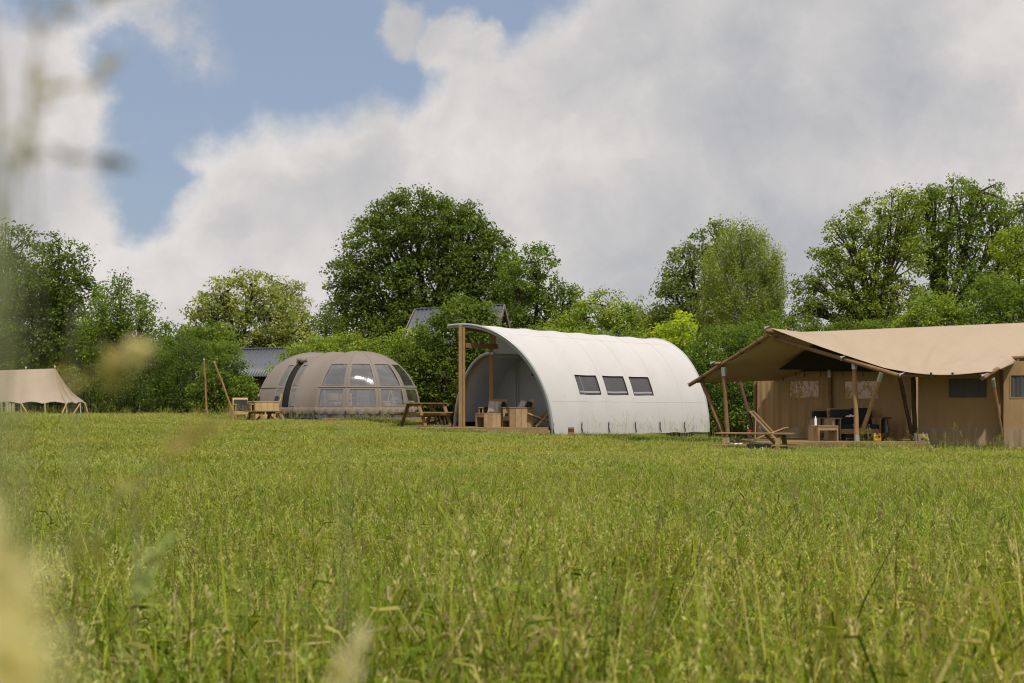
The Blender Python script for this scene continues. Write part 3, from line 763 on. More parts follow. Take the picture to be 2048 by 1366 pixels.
# ---- furniture inside the dome
def dining_chair(label, loc, rz):
    r = empty('dining_chair', loc, label, 'chair', 'dining chairs inside the domed tent', rz)
    for sx in (-1, 1):
        MB().beam((sx*0.21, -0.2, 0), (sx*0.20, -0.18, 0.44), 0.045, 0.045).build('leg', WOOD_CHAIR, r)
        MB().beam((sx*0.23, 0.24, 0), (sx*0.19, 0.2, 0.86), 0.045, 0.06).build('leg', WOOD_CHAIR, r)
    MB().box((0, 0, 0.45), (0.46, 0.44, 0.04)).build('seat', WOOD_CHAIR, r, bevel=0.01)
    MB().box((0, 0.21, 0.76), (0.46, 0.03, 0.24)).build('backrest', WOOD_CHAIR, r, bevel=0.01)
    MB().box((0, 0.23, 0.2), (0.42, 0.03, 0.05)).build('stretcher', WOOD_CHAIR, r)
    MB().box((0, 0, 0.50), (0.42, 0.4, 0.09)).build('seat_cushion', PINK_CLOTH, r, bevel=0.03, seg=3)
    return r
FZ = 1.0
dining_chair('blond wood dining chair with pale cushion, nearest the dome left rib', (-6.72, 53.75, FZ), math.radians(172))
dining_chair('blond wood dining chair standing right of the other behind the dome window', (-6.25, 53.62, FZ), math.radians(184))
t = empty('dining_table', (-6.6, 54.6, FZ), 'blond wood dining table behind the dome chairs', 'table')
MB().box((0, 0, 0.73), (1.6, 0.8, 0.04)).build('tabletop', WOOD_CHAIR, t, bevel=0.005)
for sx in (-0.7, 0.7):
    for sy in (-0.3, 0.3): MB().box((sx, sy, 0.355), (0.06, 0.06, 0.71)).build('leg', WOOD_CHAIR, t)
t = empty('kitchen_cabinet', (-5.0, 56.3, FZ), 'dark blue kitchen unit with pale fridge inside the dome', 'cabinet', rz=-0.1)
MB().box((0.2, 0, 0.42), (1.5, 0.5, 0.84)).build('body', NAVY_P, t, bevel=0.004)
MB().box((0.2, 0, 0.865), (1.56, 0.56, 0.03)).build('worktop', WOOD_CHAIR, t)
MB().box((-0.85, 0, 0.55), (0.5, 0.5, 1.1)).build('fridge', GREY_P, t, bevel=0.01)
MB().box((0.4, -0.26, 0.7), (0.3, 0.02, 0.12)).build('label_plate', WHITE_P, t)
t = empty('bench', (-5.35, 53.75, FZ-0.02), 'long low blond bench just inside the right dome windows', 'bench')
MB().box((0, 0, 0.33), (1.2, 0.4, 0.05)).build('seat', WOOD_CHAIR, t, bevel=0.005)
for sx in (-0.5, 0.5): MB().box((sx, 0, 0.153), (0.05, 0.36, 0.305)).build('leg', WOOD_CHAIR, t)
t = empty('planter_box', (-4.35, 54.4, FZ), 'blond wooden box behind the rightmost dome window', 'box')
bx = MB()
for (c, s_) in (((0, -0.3, 0.3), (1.2, 0.03, 0.5)), ((0, 0.3, 0.3), (1.2, 0.03, 0.5)), ((-0.585, 0, 0.3), (0.03, 0.57, 0.5)), ((0.585, 0, 0.3), (0.03, 0.57, 0.5))): bx.box(c, s_)
bx.build('side', WOOD_BLOND, t); MB().box((0, -0.3, 0.575), (1.26, 0.07, 0.04)).build('rim', WOOD_BLOND, t)
t = empty('wooden_easel', (-4.6, 53.95, FZ), 'slim wooden trestle legs seen through the dome window', 'easel')
for sx, sy in ((-0.22, 0), (0.22, 0), (0, 0.3)): MB().beam((sx, sy, 0), (sx*0.12, sy*0.2, 1.0), 0.035, 0.035).build('leg', WOOD_CHAIR, t)
t = empty('room_divider', (-6.3, 56.6, FZ), 'brown inner cabin wall standing at the back of the dome', 'partition')
MB().box((0, 0, 0.95), (2.6, 0.04, 1.9)).build('panel', fabric_mat('brown_inner_cloth', (0.13, 0.11, 0.10), 0.9, folds=0.6), t)
MB().box((1.0, -0.04, 0.95), (0.9, 0.03, 1.7)).build('door_panel', GREY_CANVAS, t)
MB().box((-1.15, -0.06, 1.0), (0.12, 0.06, 1.9)).build('pole', WHITE_P, t)

# ================================================================ sand coloured safari tent
def safari():
    DZ = 0.47
    root = empty('safari_tent', (9.5, 38.5, 0.1), 'sand coloured safari tent with a sagging canvas roof on round poles', 'tent')
    org = root.location
    R1 = P(1532, 656, 38.2); R2 = P(2128, 642, 39.2)
    Fa = P(1379, 770, 40.9); E1 = P(1800, 752, 36.2)
    Pa = P(1447, 733, 39.8); Pc = P(1708, 718, 37.2)
    E2 = P(1972, 750, 36.2); Pr = P(2001, 724, 37.4)
    def poly(pts, u):
        """piecewise linear by length"""
        L_ = [0]
        for a_, b_ in zip(pts[:-1], pts[1:]): L_.append(L_[-1]+(b_-a_).length)
        x = u*L_[-1]
        for i in range(len(pts)-1):
            if x <= L_[i+1]+1e-9: return pts[i].lerp(pts[i+1], (x-L_[i])/(L_[i+1]-L_[i]))
        return pts[-1].copy()
    cano = Vector((-0.12, -0.06, 0))
    ridge = [R1 + Vector((0.10, 0, 0.0)), P(1600, 664, 38.1), P(1660, 662, 38.0), R2]
    c1 = P(1768, 739, 36.5)
    # near slope
    def near(u, v):
        top = poly(ridge, u)
        bl = c1; br = P(1982, 744, 36.15)
        bot = bl.lerp(br, u); bot.z -= 0.13*math.sin(math.pi*min(1, u*1.05)); 
        # left free edge follows the rafter with a curve, right free edge swoops up to the ridge end
        p = top.lerp(bot, v)
        sag = math.sin(math.pi*v)*(0.03+0.10*math.sin(math.pi*min(1,max(0,u)))) - 0.05*(1-u)*v + 0.20*max(0,(u-0.8)/0.2)**2*math.sin(math.pi*v)
        p.z -= sag*0.9
        p.z -= 0.17*math.exp(-((v-0.80)/0.10)**2)*0 
        # tension crease that fans from the eave to the ridge
        for uc, wdt, amp in ((0.16, 0.045, 0.07), (0.30, 0.03, 0.035), (0.42, 0.035, 0.06), (0.60, 0.025, 0.03), (0.93, 0.04, 0.06)):
            cc = uc + 0.22*(1-v)*(1 if uc < 0.9 else 0.3)
            p.z += amp*math.exp(-((u-cc)/wdt)**2)*math.sin(math.pi*min(1, v*1.0))
            p.z -= amp*0.8*math.exp(-((u-cc-0.07)/wdt)**2)*math.sin(math.pi*v)
        p.z += 0.10*max(0, 1-abs(v-0.83)/0.17)*math.sin(math.pi*min(1, max(0, (u-0.25)/0.75)))
        return p
    MB(org).grid(near, 70, 36).build('roof_canvas', SAND_CANVAS, root, solid=0.006)
    # far slope, seen from below on the left
    farb = [P(1384, 766, 40.9), P(1620, 745, 45.5)]
    fr = [R1 + Vector((0.10, 0.02, -0.01)), P(1600, 664, 38.12), P(1660, 662, 38.02), R2]
    PaI = P(1446, 731, 39.85)
    def farf(u, v):
        top = poly(fr, u)
        mid = PaI.lerp(Vector((16.4, 42.5, 2.55)), u); bot = farb[0].lerp(Vector((16.9, 43.6, 2.44)), u)
        p = top.lerp(mid, v/0.68) if v < 0.68 else mid.lerp(bot, (v-0.68)/0.32)
        p.z -= 0.10*math.sin(math.pi*min(1, v/0.68))*(1-0.6*u) + (0.06*math.sin(math.pi*(v-0.68)/0.32) if v > 0.68 else 0)
        p.x += 0.06*math.sin(math.pi*min(1, v/0.68))*(1-u) if v < 0.68 else 0
        return p
    MB(org).grid(farf, 30, 26).build('rear_roof_canvas', SAND_CANVAS, root, solid=0.006)
    # frame poles
    def pole(name, a_, b_, r=0.055, mat=WOOD_ROUND, sleeve=None, par=root):
        a_, b_ = Vector(a_), Vector(b_)
        n = 7; pts = [a_.lerp(b_, k/(n-1)) + Vector((math.sin(k*2.1+a_.x)*0.006, 0, 0)) for k in range(n)]
        o_ = MB(org).tube(pts, [r*(1+0.05*math.sin(k*1.7)) for k in range(n)], 10).build(name, mat, par)
        d = (b_-a_).normalized()
        if sleeve:
            if 't' in sleeve: MB(org).tube([b_-d*0.24, b_+d*0.015], r+0.008, 10).build('sleeve', STEEL, o_)
            if 'b' in sleeve: MB(org).tube([a_-d*0.02, a_+d*0.24], r+0.01, 10).build('foot_sleeve', STEEL, o_)
        return o_
    def clamp(p, par):
        m = MB(org).box(Vector(p)+Vector((0, 0, 0.035)), (0.12, 0.05, 0.03)); m.tube([Vector(p)+Vector((-0.05, -0.05, -0.01)), Vector(p)+Vector((0.05, -0.05, 0.05))], 0.016, 6)
        m.tube([Vector(p)+Vector((0.04, -0.02, 0.02)), Vector(p)+Vector((0.09, -0.02, 0.07))], 0.012, 6); m.build('clamp', STEEL, par)
    # left gable frame
    pole('post', P(1456, 886, 39.8), P(1447, 735, 39.8), 0.062, sleeve='tb')
    pole('post', P(1714, 888, 37.2), P(1708, 720, 37.2), 0.062, WOOD_POST, sleeve='tb')
    pole('post', P(1511, 884, 42.3), P(1510, 742, 42.3), 0.055, sleeve='t')
    pole('post', P(2008, 890, 37.5), P(2003, 722, 37.5), 0.062, sleeve='tb')
    pole('post', P(1830, 884, 38.0), P(1826, 742, 38.0), 0.062, WOOD_DARK, sleeve='b')
    pole('post', P(1663, 880, 40.0), P(1659, 738, 40.0), 0.055, sleeve='t')
    b = pole('rafter', Fa, R1 + Vector((0.12, 0.02, -0.16)), 0.058); clamp(Fa, b)
    b = pole('rafter', E1, P(1550, 677, 38.42), 0.058); clamp(E1+Vector((0, -0.05, 0.02)), b)
    b = pole('ridge_pole', R1 + Vector((-0.02, 0, -0.07)), R2 + Vector((0, 0.1, -1.2)), 0.06); clamp(R1+Vector((0, 0, -0.01)), b)
    b = pole('eave_pole', P(1422, 727, 39.7), P(1680, 732, 41.6), 0.05); clamp(P(1424, 727, 39.7), b)
    b = pole('eave_pole', P(1682, 718, 37.15), P(1728, 720, 37.5), 0.055); clamp(P(1684, 716, 37.1), b)
    pole('wall_plate', P(1560, 735, 41.4), P(1830, 733, 38.2), 0.05)
    pole('eave_pole', P(1795, 751, 36.6), P(1985, 750, 36.4), 0.045)
    pole('eave_pole', P(2004, 717, 37.4), P(2120, 712, 36.5), 0.05)
    b = pole('rafter', P(1964, 757, 36.0), P(1996, 737, 36.5), 0.055); clamp(P(1966, 752, 35.95), b)
    pole('rafter', P(1470, 766, 44.0), P(1520, 735, 43.5), 0.05)
    # braces
    pole('brace', P(1449, 873, 39.9), P(1402, 760, 40.7), 0.055)
    pole('brace', P(1724, 866, 37.3), P(1763, 746, 36.5), 0.055, WOOD_POST, sleeve='t')
    pole('brace', P(1826, 880, 37.7), P(1799, 753, 36.6), 0.055, WOOD_DARK)
    pole('brace', P(2004, 880, 37.3), P(1985, 758, 36.4), 0.052, WOOD_POST, sleeve='t')
    pole('brace', P(1509, 870, 42.6), P(1479, 760, 43.7), 0.055, WOOD_DARK)
    # walls of the inner tent
    def wall(name, pa, pb, ztop, zbot, mat, wins=(), par=root, folds=0.035, nf=9, n=80, ph=0.0):
        """pa,pb ground points; wins list of (u0,u1,z0,z1)"""
        us = sorted(set(list(np.round(np.linspace(0, 1, n+1), 5)) + [q for w2 in wins for q in w2[:2]]))
        zs = sorted(set(list(np.round(np.linspace(zbot, ztop, 13), 4)) + [q for w2 in wins for q in w2[2:4]]))
        pa, pb = Vector(pa), Vector(pb); d = (pb-pa).normalized(); nn = Vector((d.y, -d.x, 0))
        def f(u, z):
            k = folds*(math.sin(u*nf*6.283+ph+0.4*math.sin(z*2)) + 0.5*math.sin(u*nf*2.7*6.283+1.7))*(0.35+0.65*(ztop-z)/(ztop-zbot))
            inw = any(w2[0]-.02 < u < w2[1]+.02 and w2[2]-.1 < z < w2[3]+.1 for w2 in wins)
            return pa.lerp(pb, u) + nn*(k*(0.15 if inw else 1)) + Vector((0, 0, z))
        vs = [f(u, z) for z in zs for u in us]; fs = []; nu = len(us)
        for j in range(len(zs)-1):
            for i in range(nu-1):
                um, zm = (us[i]+us[i+1])/2, (zs[j]+zs[j+1])/2
                if any(w2[0] < um < w2[1] and w2[2] < zm < w2[3] for w2 in wins): continue
                fs.append((j*nu+i, j*nu+i+1, (j+1)*nu+i+1, (j+1)*nu+i))
        o_ = MB(org).add(vs, fs, True).build(name, mat, par)
        for w2 in wins:
            m_ = w2[4]
            wo = MB(org).grid(lambda u, v: f(w2[0]+(w2[1]-w2[0])*u, w2[2]+(w2[3]-w2[2])*v) + nn*(-0.012+0.012*math.sin(u*9+ph)*math.sin(u*23)), 24, 4).build('window', m_, par)
            fr_ = MB(org); cs = [(w2[0], w2[2]), (w2[1], w2[2]), (w2[1], w2[3]), (w2[0], w2[3]), (w2[0], w2[2])]
            for (a1, b1), (c1_, d1) in zip(cs[:-1], cs[1:]): fr_.beam(f(a1, b1)+nn*0.004, f(c1_, d1)+nn*0.004, 0.03, 0.012, up=nn)
            fr_.build('frame', mat, wo)
        return o_
    G = lambda px, Y: Vector(((px-1024)*Y/F, Y, 0))
    A_, B_, C_ = G(1515, 41.9), G(1661, 40.1), G(1824, 38.35)
    zt = 2.44
    wall('front_wall', A_, B_, zt, DZ+0.02, WALL_CANVAS, ((0.44, 0.85, 1.62, 2.12, FILM2),), nf=5)
    wall('front_wall', B_, C_, zt, DZ+0.02, WALL_CANVAS, ((0.17, 0.60, 1.58, 2.09, FILM2),), nf=4, ph=2)
    D_, E_ = G(1836, 38.3), G(2001, 37.75)
    wall('side_wall', D_, E_, 2.45, 0.60, WALL_CANVAS, ((0.37, 0.84, 1.60, 2.14, MESHWIN),), nf=3, folds=0.02, ph=1)
    Fb, Gb = G(2007, 37.2), G(2240, 35.8)
    wall('end_wall', Fb, Gb, 2.56, 0.60, WALL_CANVAS, ((0.06, 0.26, 1.60, 2.20, MESHWIN),), nf=2, folds=0.012)
    wall('rear_wall', Vector((9.0, 46.0, 0)), Vector((17.5, 44.0, 0)), 2.5, 0.3, WALL_CANVAS)
    wall('left_wall', A_+Vector((0.02, 0.02, 0)), Vector((9.0, 46.0, 0)), 2.44, 0.4, WALL_CANVAS)
    # pale mud flap strips along the foot
    wall('skirt', D_+Vector((-0.03, -0.03, 0)), E_+Vector((0, -0.03, 0)), 0.80, 0.28, SKIRT, folds=0.02, nf=7)
    wall('skirt', Fb+Vector((0, -0.03, 0)), Gb+Vector((0, -0.03, 0)), 0.80, 0.28, SKIRT, folds=0.015, nf=7)
    MB(org).grid(lambda u, v: A_.lerp(B_, 0.35+0.65*u)+Vector((-0.3*(1-v)-0.04, -0.35*(1-v)-0.04, DZ+0.02+(0.30*v**1.4+0.07*math.sin(u*17)*v*(1-v)*3)*max(0,math.sin(math.pi*min(1,u*0.9+0.1)))**0.5)), 30, 6).build('loose_hem', SKIRT, root)
    # dark net in the gable above the wall plate
    gp = P(1612, 688, 40.4)
    MB(org).add([P(1556, 739, 39.9), P(1800, 741, 37.7), P(1632, 686, 38.5)], [(0, 1, 2)]).build('gable_net', BLACK_NET, root)
    MB(org).tube([P(1560, 741, 41.3), P(1700, 741, 39.5), P(1822, 742, 38.2)], 0.03, 6).build('curtain_rail', STRAP, root)
    for px, Y in ((1566, 41.2), (1590, 40.9), (1607, 40.7), (1640, 40.3), (1684, 39.7), (1724, 39.3)):
        MB(org).tube([P(px, 738, Y-0.12), P(px+2, 750, Y-0.12), P(px+1, 762 if px == 1566 else 753, Y-0.12)], 0.014, 5).build('tie', STRAP, root)
    for px in (1862, 1905): MB(org).tube([P(px, 745, 36.3), P(px, 753, 36.3)], 0.03, 6).build('tie', STRAP, root)
    for k in (0.18, 0.42, 0.66, 0.86):
        p = (Fa.lerp(R1 + Vector((0.12, 0.02, -0.16)), k)); MB(org).tube([p-Vector((0.03, 0, 0.02)), p+Vector((0.03, 0, 0.02))], 0.072, 8).build('tie', STRAP, root)
safari()
terrace('safari_deck', 'low brown timber deck under the safari tent porch', 6.35, 10.75, 36.75, 41.0, 0.468, 0.17)
# ================================================================ trees and shrubs
BR = 1.92
def foliage(clusters, rc, nleaf, L, cols, tint, flat=0.62, tips=None, droop=0.0, varc=0.22):
    """clusters (n,3) centres; returns quads + colours. Every cluster is a spray of separate leaves"""
    n = len(clusters); N = n*nleaf
    cc = np.repeat(clusters, nleaf, 0)
    r = rc*np.repeat(rng.uniform(0.6, 1.35, n), nleaf)
    g = rng.normal(size=(N, 3)); g /= np.linalg.norm(g, axis=1, keepdims=True)+1e-9
    rad = rng.uniform(0, 1, N)**0.42
    off = g*(rad*r)[:, None]; off[:, 2] *= flat
    if droop: off[:, 2] -= droop*rng.uniform(0, 1, N)**1.5; off[:, :2] *= 0.75
    c = cc + off
    nrm = g*0.55 + rng.normal(size=(N, 3))*0.75 + np.array([0.0, 0.0, 0.75]); nrm /= np.linalg.norm(nrm, axis=1, keepdims=True)
    d = rng.normal(size=(N, 3)) + g*0.8; d[:, 2] -= 0.35 + droop
    d -= nrm*np.sum(d*nrm, 1, keepdims=True); d /= np.linalg.norm(d, axis=1, keepdims=True)+1e-9
    s = np.cross(nrm, d); ll = (L*rng.uniform(0.6, 1.3, N))[:, None]
    V = np.stack([c-d*ll*0.5, c+s*ll*0.30+d*ll*0.05, c+d*ll*0.5, c-s*ll*0.30+d*ll*0.05], 1)
    base = np.array(cols); k = rng.integers(0, len(base), n)
    cl = base[k]*rng.uniform(1-varc, 1+varc, (n, 1))
    col = np.repeat(cl, nleaf, 0)*rng.uniform(0.75, 1.28, (N, 1))
    return V, np.clip(col*np.array(tint)*np.array([BR*1.2, BR*1.0, BR*0.85]), 0, 1)

DKG = [(0.048, 0.088, 0.018), (0.060, 0.106, 0.022), (0.073, 0.120, 0.024), (0.040, 0.076, 0.017)]
MDG = [(0.062, 0.115, 0.022), (0.080, 0.140, 0.026), (0.095, 0.155, 0.030), (0.050, 0.095, 0.020)]
LTG = [(0.100, 0.170, 0.026), (0.125, 0.200, 0.030), (0.150, 0.220, 0.034), (0.085, 0.150, 0.024)]
OLV = [(0.13, 0.19, 0.06), (0.155, 0.215, 0.07), (0.10, 0.155, 0.045), (0.19, 0.24, 0.09)]
BIR = [(0.125, 0.185, 0.050), (0.145, 0.205, 0.058), (0.100, 0.155, 0.042)]
YEL = [(0.18, 0.28, 0.025), (0.22, 0.32, 0.03), (0.14, 0.23, 0.025)]
HEDG = [(0.050, 0.090, 0.022), (0.064, 0.108, 0.026), (0.042, 0.075, 0.020)]

def plant(name, label, cat, Y, lobes, cols, trunk=None, leaf=0.15, per=26, rc=0.42, dens=1.0, group='trees and shrubs behind the camp',
          bark=None, inner=0.28, gaps=0.0, droop=0.0, depth=0.85, limbs=True, flat=0.62, tint=(1, 1, 1), twig=0.35):
    """lobes: (px, py, rx_px, ry_px[, dY]) crown masses given by where they stand in the photograph, at distance Y"""
    L3 = []
    for lb in lobes:
        px, py, rx, ry = lb[:4]; y = Y + (lb[4] if len(lb) > 4 else 0)
        c = np.array(P(px, py, y)); a = rx*y/F; b = ry*y/F
        L3.append((c, np.array([a, max(a, b)*depth, b])))
    cl = []
    for i, (c, r) in enumerate(L3):
        area = 4*math.pi*((r[0]*r[1])**1.6/3+(r[0]*r[2])**1.6/3+(r[1]*r[2])**1.6/3)**(1/1.6)
        n = int(area*dens*1.15/(rc*rc))+4
        g = rng.normal(size=(n, 3)); g /= np.linalg.norm(g, axis=1, keepdims=True)
        lump = 1 + 0.10*np.sin(g[:, 0]*7+i)*np.sin(g[:, 2]*6+i*2) + 0.05*rng.normal(size=n)
        rr = np.where(rng.uniform(size=n) < inner, rng.uniform(0.25, 0.8, n), rng.uniform(0.80, 1.0, n))*lump
        p = c + g*r*rr[:, None]
        keep = np.ones(n, bool)
        for j, (c2, r2) in enumerate(L3):
            if j == i: continue
            q = np.sqrt((((p-c2)/r2)**2).sum(1)); keep &= ~((q < 0.66) & (rng.uniform(size=n) < 0.8))
        if gaps:
            h = np.sin(p[:, 0]*1.9+i)*np.sin(p[:, 2]*2.3+1)*np.sin(p[:, 1]*1.7+2); keep &= (h < gaps) | (rng.uniform(size=n) < 0.2)
        cl.append(p[keep])
    cl = np.concatenate(cl)
    gnd = gz(cl[:, 0], cl[:, 1]) + 0.15
    cl = cl[cl[:, 2] > gnd-0.2]; 
    c0 = np.mean([l[0] for l in L3], 0)
    if trunk: tp = P(trunk[0], 800, Y); bx, by, tr_ = tp.x, Y, trunk[1]
    else: bx, by, tr_ = float(c0[0]), Y, 0.07
    g0 = gzf(bx, by)
    root = empty(name, (bx, by, g0), label, cat, group)
    V, C = foliage(cl - np.array([bx, by, g0]), rc, int(per*1.3), leaf*0.87, cols, tint, flat, droop=droop)
    quads_object('crown', V, C, LEAF, root)
    # trunk, limbs and branches as one tapering woody mesh
    m = MB((bx, by, g0)); topz = max(l[0][2] for l in L3)
    base = Vector((bx, by, g0-0.2)); lz = min(l[0][2]-l[1][2] for l in L3)
    fork = Vector((bx*0.75+c0[0]*0.25, by, max(g0+0.35*(topz-g0), min(lz+0.5, c0[2]))))
    if limbs:
        m.tube([base, base.lerp(fork, 0.35)+Vector((tr_*0.4, 0, 0)), base.lerp(fork, 0.7)-Vector((tr_*0.3, 0, 0)), fork], [tr_*1.25, tr_, tr_*0.88, tr_*0.75], 9)
        hub = []
        for c, r in L3:
            c = Vector(c); e = c + Vector((0, 0, r[2]*0.35)); mid = fork.lerp(e, 0.5) + Vector((random.uniform(-.3, .3), random.uniform(-.3, .3), -0.12*(e-fork).length*0.5))
            pts = [fork, fork.lerp(mid, 0.55)+Vector((random.uniform(-.1, .1), 0, 0)), mid, mid.lerp(e, 0.5), e]
            m.tube(pts, [tr_*0.62, tr_*0.5, tr_*0.38, tr_*0.24, tr_*0.1], 6); hub.append((pts[2:], c))
        nb = min(150, len(cl)//4) if bark is None else 26
        for k in rng.choice(len(cl), nb, replace=False):
            t = Vector(cl[k]); h = min(hub, key=lambda q: (q[1]-t).length); s = h[0][random.randrange(len(h[0]))]
            md = s.lerp(t, 0.5) + Vector((random.uniform(-.25, .25), random.uniform(-.25, .25), random.uniform(0, .25)))
            w_ = tr_*0.16+0.008; m.tube([s, md, t], [w_, w_*0.65, w_*0.25], 4, cap=False)
    else:
        for k in rng.choice(len(cl), min(60, len(cl)), replace=False):
            t = Vector(cl[k]); s = Vector((bx+(t.x-bx)*0.6+random.uniform(-.2, .2), by+(t.y-by)*0.5, g0)); 
            m.tube([s, s.lerp(t, 0.5)+Vector((random.uniform(-.15, .15), 0, 0.1)), t], [0.035, 0.022, 0.008], 4, cap=False)
    m.build('trunk', bark or BARK, root)
    return root

if not os.environ.get('NOTREES'):
    T = plant
    # ---- left group
    T('oak_tree', 'tall dark green tree cut off by the left edge of the picture', 'tree', 72,
      [(20, 540, 75, 95), (-60, 560, 90, 120), (50, 620, 75, 80, -2), (-20, 690, 80, 70, 1)], DKG, (10, 0.28), 0.19, 24, 0.55, 0.8, gaps=0.55)
    T('oak_tree', 'dark green tree with a ragged top, second from the left edge', 'tree', 70,
      [(120, 545, 62, 72), (150, 590, 48, 60), (95, 600, 60, 70, 2), (130, 660, 65, 60), (60, 680, 50, 55, 1)], DKG, (112, 0.26), 0.19, 24, 0.5, 0.85, gaps=0.6)
    T('slender_tree', 'twiggy green tree sloping down towards the right of the marquee', 'tree', 66,
      [(236, 610, 48, 62), (285, 650, 50, 55), (205, 660, 50, 60, 1), (320, 700, 46, 50), (255, 700, 60, 55, 1)], MDG, (245, 0.16), 0.15, 24, 0.42, 0.75, gaps=0.5, flat=0.95)
    T('leafy_bush', 'bright green round bush directly behind the marquee peak', 'bush', 70,
      [(205, 690, 62, 50), (150, 710, 46, 48), (250, 715, 45, 48), (190, 760, 75, 60, 1)], LTG, None, 0.16, 26, 0.42, 0.9, limbs=False)
    T('leafy_bush', 'green bush low behind the left end of the marquee', 'bush', 71,
      [(60, 745, 80, 60), (-20, 740, 70, 60), (30, 800, 110, 50)], MDG, None, 0.16, 24, 0.42, 0.9, limbs=False)
    T('hedge_bush', 'broad dark bush in the middle of the left hedge', 'bush', 61,
      [(290, 750, 70, 62), (235, 775, 55, 60, 1), (345, 770, 55, 62), (290, 800, 85, 50, 0.5)], HEDG, None, 0.10, 40, 0.42, 1.05, limbs=False, flat=0.8)
    T('hedge_bush', 'feathery dark bush behind the thin upright pole', 'bush', 60,
      [(375, 735, 55, 66), (415, 765, 50, 62), (350, 790, 60, 50), (400, 800, 60, 44)], HEDG, None, 0.095, 42, 0.40, 1.05, limbs=False, flat=0.8, tint=(1.05, 1.1, 1))
    T('leafy_bush', 'green bush between the leaning pole and the grey roofed shed', 'bush', 57.5,
      [(447, 745, 40, 62), (468, 790, 46, 48), (420, 795, 40, 44), (500, 800, 26, 30)], MDG, None, 0.12, 34, 0.36, 1.1, limbs=False)
    T('leafy_bush', 'upright green bush rising left of the shed ridge', 'bush', 64,
      [(425, 690, 42, 48), (390, 705, 38, 42), (450, 720, 36, 50), (365, 690, 40, 36)], MDG, (425, 0.1), 0.14, 28, 0.38, 0.95)
    T('blossoming_tree', 'pale yellow-green open tree rising above the grey shed roof', 'tree', 74,
      [(455, 600, 62, 48), (510, 590, 62, 56), (420, 640, 55, 48), (480, 660, 70, 48), (560, 640, 60, 56), (530, 690, 60, 40), (610, 670, 34, 40), (392, 660, 30, 30)],
      OLV, (468, 0.24), 0.20, 18, 0.44, 0.78, gaps=0.42, inner=0.4)
    T('slender_tree', 'thin olive tree just right of the pale blossoming tree', 'tree', 78,
      [(575, 585, 34, 40), (590, 630, 34, 48), (560, 640, 30, 40)], OLV, (575, 0.14), 0.15, 20, 0.38, 0.7, gaps=0.4, tint=(0.85, 0.9, 0.85))
    T('conifer', 'small dark evergreen beside the foot of the great oak', 'tree', 76,
      [(655, 655, 26, 42), (680, 690, 30, 34), (640, 700, 26, 34)], HEDG, (660, 0.12), 0.12, 34, 0.40, 0.95)
    # ---- the great oak
    T('great_oak_tree', 'largest dark oak with a broad domed crown at the centre', 'tree', 84,
      [(830, 455, 92, 78), (760, 500, 78, 80), (900, 490, 80, 78), (710, 560, 62, 64), (790, 580, 85, 80), (880, 580, 90, 85), (960, 550, 75, 80), (1000, 600, 62, 75),
       (700, 620, 50, 50), (840, 650, 110, 55), (940, 650, 80, 50), (760, 660, 85, 50), (905, 435, 52, 46), (785, 430, 40, 42), (985, 520, 52, 60), (940, 480, 50, 50)],
      [(0.055, 0.095, 0.020), (0.070, 0.115, 0.025), (0.082, 0.130, 0.028), (0.045, 0.082, 0.018)], (868, 0.55), 0.21, 32, 0.58, 0.95, gaps=0.8, inner=0.36)
    T('oak_tree', 'mid green oak leaning out from the right of the great oak', 'tree', 80,
      [(1072, 545, 48, 58), (1028, 560, 40, 60), (1040, 600, 50, 60), (1100, 610, 46, 50), (1140, 620, 34, 50), (1070, 650, 70, 50)], MDG, (1060, 0.26), 0.19, 24, 0.5, 0.8, gaps=0.55)
    T('oak_tree', 'bright green tree above the front ridge of the white tent', 'tree', 73,
      [(1205, 625, 50, 44), (1170, 650, 48, 44), (1250, 650, 46, 42), (1215, 680, 80, 36), (1130, 670, 50, 40)], LTG, (1205, 0.2), 0.17, 26, 0.46, 0.85, gaps=0.6)
    T('slender_tree', 'olive tinted tree between bright tree and dark poplar', 'tree', 79,
      [(1285, 640, 34, 42), (1320, 655, 30, 40), (1300, 690, 50, 40)], BIR, (1290, 0.15), 0.16, 24, 0.42, 0.8, gaps=0.55)
    T('golden_bush', 'vivid yellow-green bush behind the rear end of the white tent', 'bush', 64,
      [(1358, 665, 34, 42), (1335, 700, 36, 40), (1380, 705, 28, 40), (1325, 680, 22, 26)], YEL, None, 0.17, 24, 0.36, 0.85, limbs=False)
    T('poplar_tree', 'dark glossy tree standing left behind the birch', 'tree', 77,
      [(1430, 500, 50, 58), (1375, 540, 48, 52), (1345, 590, 38, 48), (1400, 600, 60, 56), (1360, 635, 46, 36), (1450, 640, 60, 50)],
      [(0.08, 0.13, 0.034), (0.10, 0.15, 0.04), (0.065, 0.11, 0.03)], (1400, 0.24), 0.20, 22, 0.48, 0.82, gaps=0.5)
    T('birch_tree', 'olive green drooping birch with pale branches above the white tent', 'tree', 70,
      [(1480, 490, 50, 50), (1520, 520, 42, 60), (1440, 540, 45, 60), (1500, 580, 58, 62), (1530, 620, 36, 46), (1450, 620, 60, 55), (1500, 650, 62, 34), (1545, 575, 24, 60)],
      BIR, (1492, 0.13), 0.105, 80, 0.46, 1.0, gaps=0.5, droop=0.55, bark=BIRCH, flat=1.1)
    # ---- right hand oaks
    T('oak_tree', 'open crowned oak with visible dark boughs right of the birch', 'tree', 72,
      [(1700, 470, 55, 46), (1760, 440, 60, 55), (1665, 520, 42, 36), (1640, 580, 58, 36), (1720, 540, 70, 50), (1800, 500, 58, 60), (1610, 620, 40, 28), (1700, 610, 70, 34), (1790, 600, 60, 50), (1740, 650, 80, 30), (1810, 420, 46, 48)],
      LTG, (1765, 0.34), 0.17, 26, 0.46, 0.74, gaps=0.42, inner=0.35, tint=(0.82, 0.80, 0.9))
